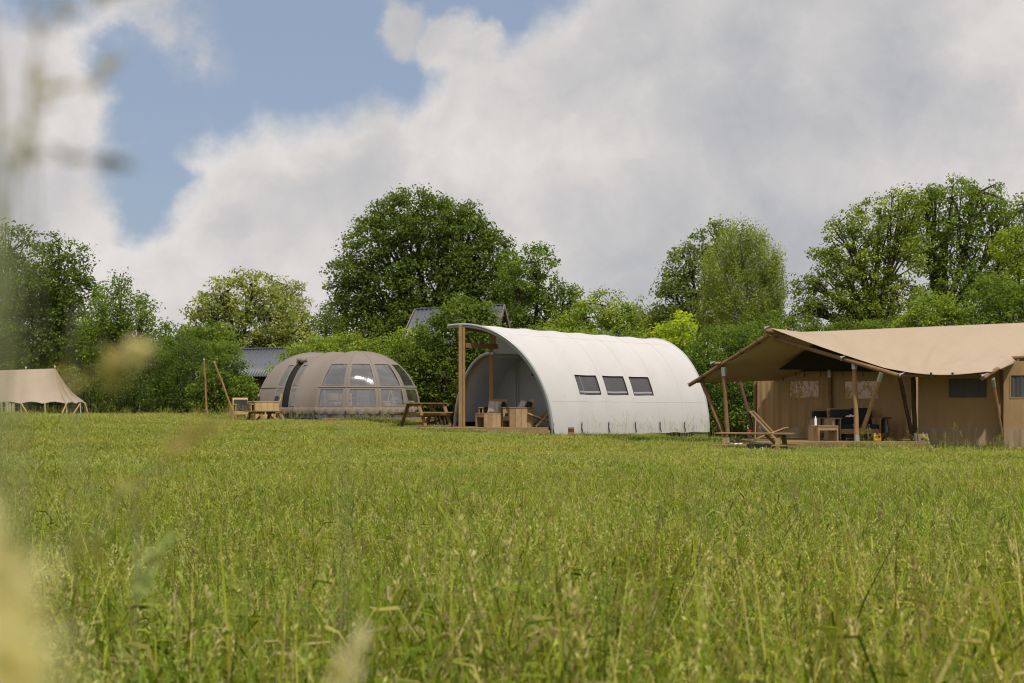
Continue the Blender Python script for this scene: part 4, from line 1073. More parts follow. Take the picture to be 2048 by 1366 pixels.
    T('oak_tree', 'tallest green tree at the right with several rounded tops', 'tree', 78,
      [(1905, 420, 62, 70), (1960, 400, 50, 48), (1860, 480, 60, 70), (1930, 520, 75, 75), (2010, 450, 60, 65), (1880, 590, 70, 60), (2060, 470, 55, 70), (1990, 560, 70, 60), (1850, 420, 34, 44)],
      MDG, (1870, 0.36), 0.20, 24, 0.54, 0.80, gaps=0.55, tint=(1.12, 1.08, 1.0))
    T('leafy_tree', 'yellow-green leafy tree cut off by the right edge', 'tree', 68,
      [(2030, 500, 46, 50), (2060, 560, 50, 60), (2020, 590, 36, 40)], YEL, (2045, 0.2), 0.16, 24, 0.42, 0.8, gaps=0.5, tint=(0.66, 0.68, 1.0))
    T('leafy_bush', 'rounded bright bush rising above the safari tent ridge', 'bush', 62,
      [(1865, 630, 46, 44), (1830, 655, 40, 36), (1905, 650, 36, 38)], LTG, None, 0.15, 28, 0.38, 0.9, limbs=False)
    T('leafy_bush', 'dark bush above the safari tent ridge at the right', 'bush', 62,
      [(1990, 600, 60, 50), (1935, 640, 50, 44), (2050, 620, 55, 56), (1975, 670, 100, 40)], MDG, None, 0.15, 28, 0.4, 0.95, limbs=False)
    T('leafy_bush', 'dark low bush between birch and safari ridge', 'bush', 66,
      [(1600, 668, 45, 38), (1555, 660, 42, 36), (1660, 672, 60, 32), (1750, 672, 70, 32), (1820, 680, 60, 30)], MDG, None, 0.14, 28, 0.4, 0.95, limbs=False, tint=(0.9, 0.9, 0.9))
    # ---- hedge between and behind the tents
    T('hedge_bush', 'large dark maple bush between the dome and the white tent', 'bush', 59,
      [(930, 655, 62, 62), (880, 690, 60, 60), (965, 700, 50, 70), (900, 750, 75, 70), (860, 780, 60, 60), (935, 800, 60, 44), (962, 640, 30, 36)],
      DKG, None, 0.16, 28, 0.40, 1.0, limbs=False, tint=(1.15, 1.12, 1.0))
    T('leafy_bush', 'light green hedge section right above the dome tent', 'bush', 62.5,
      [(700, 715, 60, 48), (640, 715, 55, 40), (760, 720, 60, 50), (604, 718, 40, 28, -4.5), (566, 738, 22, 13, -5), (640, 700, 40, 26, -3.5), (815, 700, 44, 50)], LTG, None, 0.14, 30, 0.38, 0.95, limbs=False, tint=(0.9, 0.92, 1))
    T('hedge_bush', 'dark hedge section standing behind the dome tent', 'bush', 60.5,
      [(820, 770, 60, 66), (740, 770, 80, 56), (650, 770, 80, 50), (850, 720, 40, 50)], DKG, None, 0.15, 26, 0.42, 0.95, limbs=False)
    T('hedge_bush', 'dark hedge glimpsed behind the white tent posts', 'bush', 62,
      [(985, 720, 60, 60), (1000, 790, 60, 50), (1060, 700, 70, 40)], DKG, None, 0.15, 26, 0.42, 1.0, limbs=False)
    T('hedge_bush', 'green hedge rising just over the white tent roof', 'bush', 63,
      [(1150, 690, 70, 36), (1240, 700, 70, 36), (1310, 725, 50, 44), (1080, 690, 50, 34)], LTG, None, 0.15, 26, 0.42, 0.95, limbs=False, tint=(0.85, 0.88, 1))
    T('hedge_bush', 'tall green hedge between the white tent and the safari tent', 'bush', 56,
      [(1440, 710, 66, 58), (1490, 700, 50, 54), (1400, 735, 44, 56), (1450, 780, 80, 64), (1540, 690, 46, 40), (1530, 760, 60, 70), (1480, 830, 80, 40)],
      MDG, None, 0.12, 38, 0.40, 1.1, limbs=False, tint=(0.95, 0.98, 1))
    T('hedge_bush', 'dark hedge hidden low behind the safari tent', 'bush', 58,
      [(1600, 740, 70, 60), (1620, 810, 80, 40), (1700, 720, 80, 50)], MDG, None, 0.15, 24, 0.45, 0.9, limbs=False)
    # ---- a dense mass of far growth that closes the gaps beneath the crowns
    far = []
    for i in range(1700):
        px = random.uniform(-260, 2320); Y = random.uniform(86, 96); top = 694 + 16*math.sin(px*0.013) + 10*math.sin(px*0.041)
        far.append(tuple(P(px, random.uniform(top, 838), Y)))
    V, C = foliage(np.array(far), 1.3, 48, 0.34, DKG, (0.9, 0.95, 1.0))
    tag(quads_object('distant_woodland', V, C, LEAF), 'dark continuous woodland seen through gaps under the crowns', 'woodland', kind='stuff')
# ================================================================ furniture and small things
def picnic_table(loc, rz, L_, label, s=1.0, mat=WOOD_DECK):
    r = empty('picnic_table', loc, label, 'picnic table', 'timber picnic tables', rz); r.scale = (s, s, s)
    m = MB()
    for i in range(5): m.box((0, -0.30+0.15*i, 0.735), (L_, 0.14, 0.034))
    m.build('tabletop', mat, r, bevel=0.003)
    for sy in (-1, 1):
        b = MB()
        for k in (0, 1): b.box((0, sy*(0.60+0.13*k), 0.445), (L_, 0.122, 0.036))
        b.build('bench', mat, r, bevel=0.003)
    for sx in (-1, 1):
        x = sx*(L_/2-0.28)
        for sy in (-1, 1):
            MB().beam((x, sy*0.66, 0.0), (x, sy*0.26, 0.715), 0.042, 0.12, up=(1, 0, 0)).build('leg', mat, r, bevel=0.003)
        MB().box((x-sx*0.045, 0, 0.405), (0.042, 1.42, 0.11)).build('cross_beam', mat, r, bevel=0.003)
        MB().box((x-sx*0.045, 0, 0.68), (0.042, 0.68, 0.075)).build('top_bearer', mat, r)
        MB().beam((x-sx*0.07, 0, 0.42), (x-sx*0.42, 0, 0.70), 0.042, 0.07).build('brace', mat, r)
    return r
picnic_table((-2.66, 44.0, 0.76), math.radians(40), 1.55, 'weathered picnic table standing left of the white tent posts', 0.98)
picnic_table((6.03, 35.35, 0.0), math.radians(-24), 1.95, 'picnic table in the grass before the wooden deck chair', 0.96)
picnic_table((-8.65, 49.9, 0.50), math.radians(50), 1.5, 'mossy picnic table in front of the blond lounge chairs', 0.98, WOOD_DECK)

def armchair(loc, rz, label, mat, group, pal=None, s=1.0, width=0.78):
    r = empty('armchair', loc, label, 'armchair', group, rz); r.scale = (s, s, s)
    W2 = width/2
    for sx in (-1, 1):
        m = MB()
        for k in range(4): m.box((sx*(W2-0.02), -0.33+0.1925*k+0.02, 0.285), (0.035, 0.186, 0.57))
        a = m.build('side_panel', mat, r, bevel=0.002)
        m2 = MB(); 
        for k in range(4): m2.box((sx*(W2-0.13), -0.33+0.1925*k+0.02, 0.44), (0.03, 0.186, 0.26))
        m2.build('inner_panel', mat, r)
        MB().box((sx*(W2-0.075), -0.02, 0.588), (0.17, 0.80, 0.032)).build('armrest', mat, r, bevel=0.003)
    MB().box((0, -0.36, 0.255), (width-0.08, 0.035, 0.13)).build('apron', mat, r)
    m = MB(); 
    for k in range(4): m.box((0, -0.27+0.17*k, 0.305), (width-0.30, 0.16, 0.03))
    m.build('seat', mat, r)
    m = MB(); R = Matrix.Rotation(math.radians(-14), 3, 'X')
    for k in range(4): m.box(Vector((0, 0.30, 0.32)) + R @ Vector((0, 0.02, 0.08+0.135*k)), (width-0.26, 0.03, 0.128), R)
    m.build('backrest', mat, r)
    MB().box((0, -0.04, 0.375), (width-0.32, 0.62, 0.10)).build('seat_cushion', CHARCOAL, r, bevel=0.03, seg=3)
    MB().box(Vector((0, 0.24, 0.34)) + R @ Vector((0, -0.03, 0.23)), (width-0.32, 0.11, 0.42), R).build('back_cushion', CHARCOAL, r, bevel=0.035, seg=3)
    return r
def pillow(loc, rot, label, s=0.46):
    r = empty('throw_pillow', loc, label, 'cushion', 'striped throw pillows')
    def f(u, v, sg):
        x, y = u*2-1, v*2-1; k = (1-abs(x)**3)*(1-abs(y)**3)
        pin = 1-0.07*(1-abs(x)**2)*abs(y)**6 - 0.0
        return Vector((x*s/2*(1-0.06*(1-y*y)*abs(x)), sg*0.075*max(k, 0)**0.5, y*s/2*(1-0.06*(1-x*x)*abs(y))))
    m = MB(); M_ = Euler(rot).to_matrix()
    for sg in (-1, 1): m.grid(lambda u, v: M_ @ f(u, v, sg), 14, 14)
    m.build('cover', PILLOW_S, r); return r
def pillow_mat():
    m, t, o = material('linen_with_faded_stripes')
    x = t.new('ShaderNodeSeparateXYZ'); t.put(x.inputs[0], t.new('ShaderNodeTexCoord').outputs['Generated'])
    s_ = t.m('SINE', t.m('MULTIPLY', x.outputs[0], 21.0))
    c = t.mix(t.ramp(s_, 0.2, 0.7), (0.37, 0.31, 0.27, 1), (0.44, 0.40, 0.35, 1))
    t.l.new(principled(t, c, 0.95, 0.1), o.inputs[0]); return m
PILLOW_S = pillow_mat()
DK = 0.757
def P2(px, Y): return (px-1024)*Y/F
# -- on the white tent deck
armchair((P2(990, 44.25), 44.3, DK), math.radians(-14), 'rough wood armchair facing out with a large linen pillow on it', WOOD_SCAFF, 'rough wood armchairs on the white tent deck', width=0.84)
pillow((P2(989, 43.95), 43.95, DK+0.60), (math.radians(-18), math.radians(4), math.radians(-12)), 'large striped beige pillow leaning in the left rough wood armchair', 0.42)
armchair((P2(1035, 43.5)+0.02, 43.45, DK), math.radians(-72), 'rough wood armchair turned side-on with its plank side in view', WOOD_SCAFF, 'rough wood armchairs on the white tent deck', width=0.80)
pillow((P2(1043, 43.4)+0.02, 43.45, DK+0.645), (math.radians(-24), math.radians(8), math.radians(-66)), 'striped beige pillow in the side-on rough wood armchair', 0.36)
def low_table(loc, rz, sx, sy, h, label, mat, group):
    r = empty('coffee_table', loc, label, 'table', group, rz)
    m = MB()
    for k in range(3): m.box((-sx/2+sx/3*(k+0.5), 0, 0), (0,)*3) if False else None
    for k in range(4): m.box((0, -sy/2+sy/4*(k+0.5), h-0.02), (sx, sy/4-0.004, 0.036))
    m.build('tabletop', mat, r, bevel=0.002)
    for s_ in (-1, 1):
        m = MB()
        for k in range(4): m.box((s_*(sx/2-0.022), -sy/2+sy/4*(k+0.5), (h-0.04)/2), (0.036, sy/4-0.005, h-0.042))
        m.build('side_panel', mat, r)
    MB().box((0, -sy/2+0.03, h-0.085), (sx-0.09, 0.032, 0.09)).build('apron', mat, r)
    MB().box((0, sy/2-0.03, h-0.085), (sx-0.09, 0.032, 0.09)).build('apron', mat, r)
    return r
low_table((P2(976, 42.9), 42.95, DK), math.radians(-52), 0.46, 0.62, 0.43, 'low rough wood table nearest the edge of the white tent deck', WOOD_SCAFF, 'low rough wood tables')

def sling_chair(loc, rz, label, cloth, s=1.0):
    r = empty('deck_chair', loc, label, 'deck chair', 'wooden sling deck chairs', rz); r.scale = (s, s, s)
    w_ = 0.30
    # local -y is the front
    for sx in (-1, 1):
        MB().beam((sx*w_, -0.30, 0.02), (sx*w_, 0.62, 0.98), 0.028, 0.045).build('back_rail', WOOD_CHAIR, r)
        MB().beam((sx*(w_-0.04), 0.55, 0.02), (sx*(w_-0.04), -0.55, 0.44), 0.028, 0.045).build('seat_rail', WOOD_CHAIR, r)
        MB().beam((sx*(w_+0.035), 0.40, 0.77), (sx*(w_+0.035), 0.42, 0.10), 0.024, 0.035).build('prop', WOOD_CHAIR, r)
    MB().tube([(-w_, 0.61, 0.97), (w_, 0.61, 0.97)], 0.018, 8).build('top_bar', WOOD_CHAIR, r)
    MB().tube([(-w_, -0.54, 0.43), (w_, -0.54, 0.43)], 0.018, 8).build('front_bar', WOOD_CHAIR, r)
    MB().tube([(-w_, 0.55, 0.03), (w_, 0.55, 0.03)], 0.016, 8).build('rear_bar', WOOD_CHAIR, r)
    pts = [(0.61, 0.975), (0.45, 0.72), (0.28, 0.48), (0.10, 0.32), (-0.10, 0.27), (-0.34, 0.33), (-0.54, 0.445)]
    def f(u, v):
        k = v*(len(pts)-1); i = min(int(k), len(pts)-2); t = k-i
        y = pts[i][0]*(1-t)+pts[i+1][0]*t; z = pts[i][1]*(1-t)+pts[i+1][1]*t
        return Vector(((u-0.5)*0.50, y, z))
    MB().grid(f, 4, 18).build('sling', cloth, r, solid=0.008)
    return r
sling_chair((P2(1086, 43.3)+0.02, 43.35, DK), math.radians(-80), 'wooden deck chair half hidden by the white tent arch', BLUE_CLOTH, 0.95)
sling_chair((P2(1540, 37.6), 37.6, 0.47), math.radians(68), 'wooden deck chair with navy sling on the safari deck', BLUE_CLOTH, 0.80)

# -- on the safari deck
SD = 0.47
low_table((P2(1645, 37.6), 37.5, SD), math.radians(24), 0.64, 0.44, 0.41, 'low rough wood table carrying a white bottle', WOOD_SCAFF, 'low rough wood tables')
b = empty('bottle', (P2(1631, 37.5), 37.5, SD+0.41), 'white plastic bottle standing on the low table', 'bottle')
MB().tube([(0, 0, 0), (0, 0, 0.15), (0, 0, 0.175), (0, 0, 0.185)], [0.034, 0.034, 0.028, 0.016], 14).build('body', WHITE_P, b)
MB().tube([(0, 0, 0.185), (0, 0, 0.225), (0, 0, 0.24)], [0.02, 0.016, 0.008], 10).build('cap', WHITE_P, b)
g_ = empty('drinking_glass', (P2(1668, 37.5), 37.55, SD+0.41), 'small clear glass at the right end of the low table', 'glass')
MB().tube([(0, 0, 0), (0, 0, 0.02), (0, 0, 0.10)], [0.025, 0.022, 0.034], 12).build('bowl', GLASS_P, g_)
def sofa():
    r = empty('lounge_sofa', (P2(1712, 38.4), 38.55, SD), 'wide rough wood sofa with black cushions against the tent wall', 'sofa', rz=math.radians(8))
    w_ = 1.45
    for sx, nm in ((-1, 0), (1, 0)):
        m = MB()
        for k in range(4): m.box((sx*w_/2, -0.33+0.19*k, 0.285), (0.035, 0.185, 0.57))
        m.build('side_panel', WOOD_SCAFF, r)
        m = MB()
        for k in range(4): m.box((sx*(w_/2-0.16), -0.33+0.19*k, 0.285), (0.03, 0.185, 0.57))
        m.build('inner_panel', WOOD_SCAFF, r)
        MB().box((sx*(w_/2-0.08), -0.03, 0.588), (0.22, 0.8, 0.032)).build('armrest', WOOD_SCAFF, r)
    MB().box((0, -0.37, 0.24), (w_-0.36, 0.035, 0.13)).build('apron', WOOD_SCAFF, r)
    MB().box((0, -0.02, 0.295), (w_-0.36, 0.66, 0.03)).build('seat', WOOD_SCAFF, r)
    R = Matrix.Rotation(math.radians(-12), 3, 'X')
    m = MB()
    for k in range(4): m.box(Vector((0, 0.32, 0.32)) + R @ Vector((0, 0.02, 0.08+0.135*k)), (w_-0.2, 0.03, 0.128), R)
    m.build('backrest', WOOD_SCAFF, r)
    MB().box((0, -0.05, 0.37), (w_-0.38, 0.64, 0.11)).build('seat_cushion', CHARCOAL, r, bevel=0.03, seg=3)
    for sx in (-1, 1):
        MB().box(Vector((sx*0.30, 0.22, 0.34)) + R @ Vector((0, -0.03, 0.26+0.02*sx)), (0.60, 0.12, 0.50), R).build('back_cushion', CHARCOAL, r, bevel=0.05, seg=3)
sofa()
armchair((P2(1652, 39.2), 39.25, SD), math.radians(16), 'rough wood armchair with black cushion behind the low table', WOOD_SCAFF, 'rough wood seats on the safari deck', width=0.8)
h = empty('folded_cloth', (P2(1702, 38.2), 38.2, SD+0.60), 'small white folded cloth on the sofa armrest', 'cloth')
MB().grid(lambda u, v: Vector(((u-.5)*.26, (v-.5)*.16, 0.035+0.045*math.sin(u*3.1)*math.sin(v*3)+0.01*math.sin(u*17))), 14, 8).build('fabric', WHITE_P, h, solid=0.02)
def pump():
    r = empty('floor_pump', (P2(1774, 37.6), 37.6, SD), 'upright black and blue bicycle floor pump with hose', 'pump')
    MB().box((0, 0, 0.012), (0.24, 0.10, 0.022)).build('foot', STRAP, r)
    MB().tube([(0, 0, 0.02), (0, 0, 0.22)], 0.021, 10).build('barrel', STRAP, r)
    MB().tube([(0, 0, 0.22), (0, 0, 0.42)], 0.023, 10).build('blue_sleeve', BLUE_P, r)
    MB().tube([(0, 0, 0.42), (0, 0, 0.58)], 0.014, 8).build('rod', STRAP, r)
    MB().tube([(-0.12, 0, 0.60), (0.12, 0, 0.60)], 0.02, 8).build('handle', STRAP, r)
    MB().tube([(0.02, 0, 0.36), (0.10, 0, 0.27), (0.19, 0, 0.24), (0.22, 0, 0.20), (0.15, 0, 0.14), (0.06, 0, 0.09), (0.04, 0, 0.03)], 0.007, 6).build('hose', STRAP, r)
pump()
def lantern_box():
    r = empty('yellow_case', (P2(1754, 37.05), 37.05, SD), 'small orange-yellow case with black holes at the deck edge', 'case')
    MB().box((0, 0, 0.085), (0.19, 0.12, 0.17)).build('body', YEL_P, r, bevel=0.03, seg=3)
    for sx in (-1, 1): MB().box((sx*0.055, 0, 0.18), (0.06, 0.10, 0.06)).build('handle_lug', YEL_P, r, bevel=0.015)
    for sx in (-0.035, 0.04): MB().tube([(sx, -0.055, 0.12), (sx, -0.068, 0.12)], 0.026, 10).build('hole', STRAP, r)
    MB().tube([(-0.045, -0.055, 0.05), (-0.045, -0.064, 0.05)], 0.014, 8).build('badge', WHITE_P, r)
lantern_box()
def drape():
    c = (6.044, 34.643, 0.455)
    r = empty('black_towel', c, 'black towel draped over the near bench of the safari picnic table', 'towel', rz=math.radians(-24))
    def f(u, v):
        x = (u-0.5)*0.60; s = v*0.62
        if s < 0.26: y, z = 0.14-s, 0.015
        elif s < 0.30: y, z = -0.125-0.0, 0.015-(s-0.26)*0.6
        else: y, z = -0.14-0.02*math.sin(u*14), -0.01-(s-0.30)
        return Vector((x+0.015*math.sin(v*6), y, z+0.004*math.sin(u*20)))
    MB().grid(f, 26, 22).build('fabric', BLACK_CLOTH, r, solid=0.008)
    MB().box((0.10, -0.168, -0.12), (0.025, 0.006, 0.11)).build('white_stripe', WHITE_P, r)
drape()
r = empty('paper_sheet', (5.496, 34.887, 0.45), 'crumpled pale blue sheet lying on the near bench', 'paper', rz=math.radians(-24))
MB().grid(lambda u, v: Vector(((u-.5)*.30, (v-.5)*.16, 0.012+0.016*math.sin(u*9)*math.sin(v*5+u*4))), 16, 8).build('sheet', WHITE_P, r, solid=0.004)
r = empty('red_tub', (P2(1498, 39.2), 39.2, 0.64), 'small red tub seen just above the picnic table', 'tub')
MB().tube([(0, 0, 0), (0, 0, 0.075), (0, 0, 0.08)], [0.045, 0.05, 0.05], 14).build('body', RED_P, r); MB().tube([(0, 0, 0.08), (0, 0, 0.09)], 0.042, 14).build('lid', RED_P, r)
MB().tube([(0, 0, -0.19), (0, 0, 0.0)], 0.045, 12).build('base', WOOD_DARK, r)

# -- lounge chairs by the dome
armchair((P2(484, 53.2), 53.2, 0.91), math.radians(20), 'blond wood armchair at the left, seen behind the leaning pole', WOOD_BLOND, 'blond wood lounge chairs by the dome door', s=0.95, width=0.86)
armchair((P2(535, 52.6), 52.6, 0.91), math.radians(-78), 'blond wood armchair showing its plank side above the picnic table', WOOD_BLOND, 'blond wood lounge chairs by the dome door', s=1.12, width=0.84)
armchair((P2(520, 54.6), 54.8, 0.91), math.radians(-10), 'blond wood armchair with tall charcoal cushion behind the other two', WOOD_BLOND, 'blond wood lounge chairs by the dome door', s=1.12, width=0.8)

# -- poles left of the dome
def wpole(a_, b_, r_, label):
    r = empty('wooden_pole', a_, label, 'pole', 'slim poles left of the dome tent')
    a_, b_ = Vector(a_), Vector(b_); d = b_-a_
    pts = [d*k/6 + Vector((0.012*math.sin(k*2), 0, 0)) for k in range(7)]
    MB().tube(pts, [r_*(1.1-0.02*k) for k in range(7)], 8).build('shaft', WOOD_ROUND2, r)
    MB().tube([d*0.975, d*0.985], r_*1.15, 8).build('band', ROPE, r)
WOOD_ROUND2 = wood_mat('slim_pole_wood', (0.36, 0.20, 0.095), (0.22, 0.115, 0.05))  # paler, redder brown wood of the two slim poles
wpole(P(415, 846, 52), P(408, 716, 52), 0.034, 'slim brown pole standing upright at the end of the hedge')
wpole(P(476, 850, 51.6), P(428, 722, 51.6), 0.036, 'slim brown pole leaning to the left beside the blond armchair')

# -- numbered signs
def sign(loc, w_, h_, zc, label, text=None, rot=0.0, marks=None, tilt=0.0, frame=WOOD_BLOND, face=WOOD_POST):
    r = empty('number_sign', loc, label, 'sign', 'small wooden number signs', rot); r.rotation_euler[1] = tilt
    MB().box((0, 0, zc/2-0.1), (0.045, 0.035, zc+0.1)).build('stake', WOOD_CHAIR, r)
    bd = MB().box((0, -0.03, zc+h_/2-0.02), (w_, 0.022, h_)).build('board', face, r, bevel=0.003)
    MB().box((0, -0.03, zc+h_-0.012), (w_+0.02, 0.03, 0.012)).build('top_edge', frame, bd)
    MB().box((w_/2+0.004, -0.03, zc+h_/2-0.02), (0.012, 0.03, h_)).build('side_edge', frame, bd)
    if text:
        cu = bpy.data.curves.new('sign_number', 'FONT'); cu.body = text; cu.size = h_*0.62; cu.align_x = 'CENTER'; cu.align_y = 'CENTER'; cu.extrude = 0.002; cu.offset = 0.004
        tmp = bpy.data.objects.new('tmp', cu); COL.objects.link(tmp); bpy.context.view_layer.update()
        me = bpy.data.meshes.new_from_object(tmp.evaluated_get(bpy.context.evaluated_depsgraph_get())); bpy.data.objects.remove(tmp)
        me.transform(Matrix.Translation((0, -0.045, zc+h_/2-0.01)) @ Matrix.Rotation(math.pi/2, 4, 'X')); me.materials.clear(); me.materials.append(INK)
        o = bpy.data.objects.new('lettering', me); COL.objects.link(o); o.parent = bd
    if marks:
        m = MB()
        for (x, z, a_, b_) in marks: m.box((x*w_, -0.043, zc+h_*z), (a_*w_, 0.004, b_*h_))
        m.build('faded_print', INK, bd)
    return r
sign((P2(1142, 41.6), 41.6, 0.20), 0.175, 0.185, 0.40, 'square brown sign numbered 502 in front of the white tent', '502')
sign((P2(556, 49.0), 49.0, 0.50), 0.15, 0.18, 0.52, 'dark square sign on a stake before the dome picnic table', marks=((0, 0.45, 0.5, 0.4),), face=WOOD_DARK)
sign((P2(1853, 35.6), 35.7, -0.02), 0.24, 0.25, 0.46, 'tilted pale wooden sign in the grass by the dark safari post', marks=((-0.1, 0.5, 0.16, 0.2), (0.1, 0.5, 0.16, 0.2), (0.28, 0.5, 0.14, 0.2)), tilt=math.radians(-7), face=wood_mat('sign_board_wood', (0.32, 0.22, 0.13), (0.22, 0.15, 0.09)))

# ================================================================ marquee at the left edge
def marquee():
    Y = 62.0
    root = empty('marquee_tent', P(60, 828, Y+1.5), 'long cream marquee with scalloped eaves at the left edge', 'tent')
    org = root.location
    pk = P(110, 737, Y+2.4); pl = P(-330, 752, Y+2.9)
    ev = [P(px, 806+2*math.sin(px*0.01), Y+dy) for px, dy in ((-420, 0.3), (-60, 0.05), (42, 0), (90, 0), (133, 0.0), (160, 0.5))]
    cr = P(170, 807, Y+1.5); cb = P(150, 800, Y+5.2); bl = P(-420, 800, Y+5.5)
    def slope(a0, a1, b0, b1, nb, name, par=root, sc=0.10, crease=0.03):
        def f(u, v):
            top = a0.lerp(a1, u); bot = b0.lerp(b1, u)
            bot = bot + Vector((0, 0, sc*(math.sin(math.pi*((u*nb) % 1.0)))))
            p = top.lerp(bot, v)
            p.z -= 0.20*math.sin(math.pi*v)*1.0
            p.z += crease*math.sin(u*nb*2*math.pi*1.0)*v*(1-v)*2 + 0.02*math.sin(u*nb*9.1+v*3)*v*(1-v)*2
            return p
        return MB(org).grid(f, 80, 24).build(name, MARQUEE, par, solid=0.006)
    slope(pl, pk, ev[0], ev[4], 12, 'roof_canvas')
    slope(pk, pk+Vector((0.02, 0.02, 0)), ev[4], cr, 2, 'hip_canvas', sc=0.07)
    slope(pk, pk+Vector((0.02, 0.02, 0)), cr, cb, 3, 'hip_canvas')
    slope(pk, pl, cb, bl, 10, 'rear_roof_canvas')
    for p in (pk, P(52, 739, Y+2.45), P(-60, 742, Y+2.5)):
        m = MB(org).tube([p-Vector((0, 0, 0.05)), p+Vector((0, 0, 0.05)), p+Vector((0, 0, 0.08)), p+Vector((0, 0, 0.11)), p+Vector((0, 0, 0.16))], [0.03, 0.03, 0.055, 0.02, 0.006], 8); m.build('finial', ROPE, root)
    MB(org).tube([pk-Vector((0, 0, 2.9)), pk], 0.05, 8).build('king_pole', WOOD_ROUND, root)
    for e in (P(42, 807, Y), P(90, 807, Y), P(133, 807, Y), P(161, 808, Y+0.6), P(170, 807, Y+1.5), P(-40, 807, Y+0.1)):
        b = Vector((e.x+0.02, e.y+0.05, 0.1)); o = MB(org).tube([b, e+Vector((0, 0, 0.06))], 0.026, 6).build('side_pole', ROPE, root)
    for (a_, b_) in ((P(42, 806, Y), P(60, 835, Y-0.8)), (P(133, 808, Y), P(120, 836, Y-1.0)), (P(160, 808, Y+.4), P(140, 838, Y-0.8)), (P(170, 807, Y+1.4), P(180, 838, Y-0.2)), (P(170, 807, Y+1.4), P(176, 838, Y+0.4))):
        MB(org).tube([a_, b_], 0.035 if a_.x < P(165, 0, Y).x else 0.018, 6).build('guy_pole' if a_.x < P(165, 0, Y).x else 'guy_rope', WOOD_CHAIR if a_.x < P(165, 0, Y).x else ROPE, root)
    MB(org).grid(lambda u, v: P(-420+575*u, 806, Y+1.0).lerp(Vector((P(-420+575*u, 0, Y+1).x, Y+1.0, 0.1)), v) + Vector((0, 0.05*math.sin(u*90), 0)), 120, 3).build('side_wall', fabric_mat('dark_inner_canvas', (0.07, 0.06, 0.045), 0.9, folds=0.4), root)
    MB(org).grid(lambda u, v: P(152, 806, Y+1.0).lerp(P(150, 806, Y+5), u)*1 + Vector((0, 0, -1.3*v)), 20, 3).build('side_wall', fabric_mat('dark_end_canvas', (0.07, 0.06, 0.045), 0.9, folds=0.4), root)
marquee()
def fence():
    root = empty('paling_fence', P(0, 826, 60), 'short split paling fence of pale sticks before the marquee', 'fence')
    org = root.location; px = -150.0; 
    m = MB(org)
    while px < 31:
        w_ = random.uniform(0.045, 0.09); b = P(px, 0, 60); z0, z1 = 0.25, EYE+(815-random.uniform(803, 808))*60/F
        if not (6 < px < 9): m.box((b.x, 60+random.uniform(-.02, .02), (z0+z1)/2), (w_, 0.02, z1-z0), Matrix.Rotation(random.uniform(-.04, .04), 3, 'Y'))
        px += w_*F/60+random.uniform(0.3, 1.2)
    m.build('palings', BAMBOO, root)
    for z in (0.75, 1.35): MB(org).tube([(P(-150, 0, 60).x, 60.03, z), (P(31, 0, 60).x, 60.03, z)], 0.008, 5).build('wire', STEEL, root)
fence()

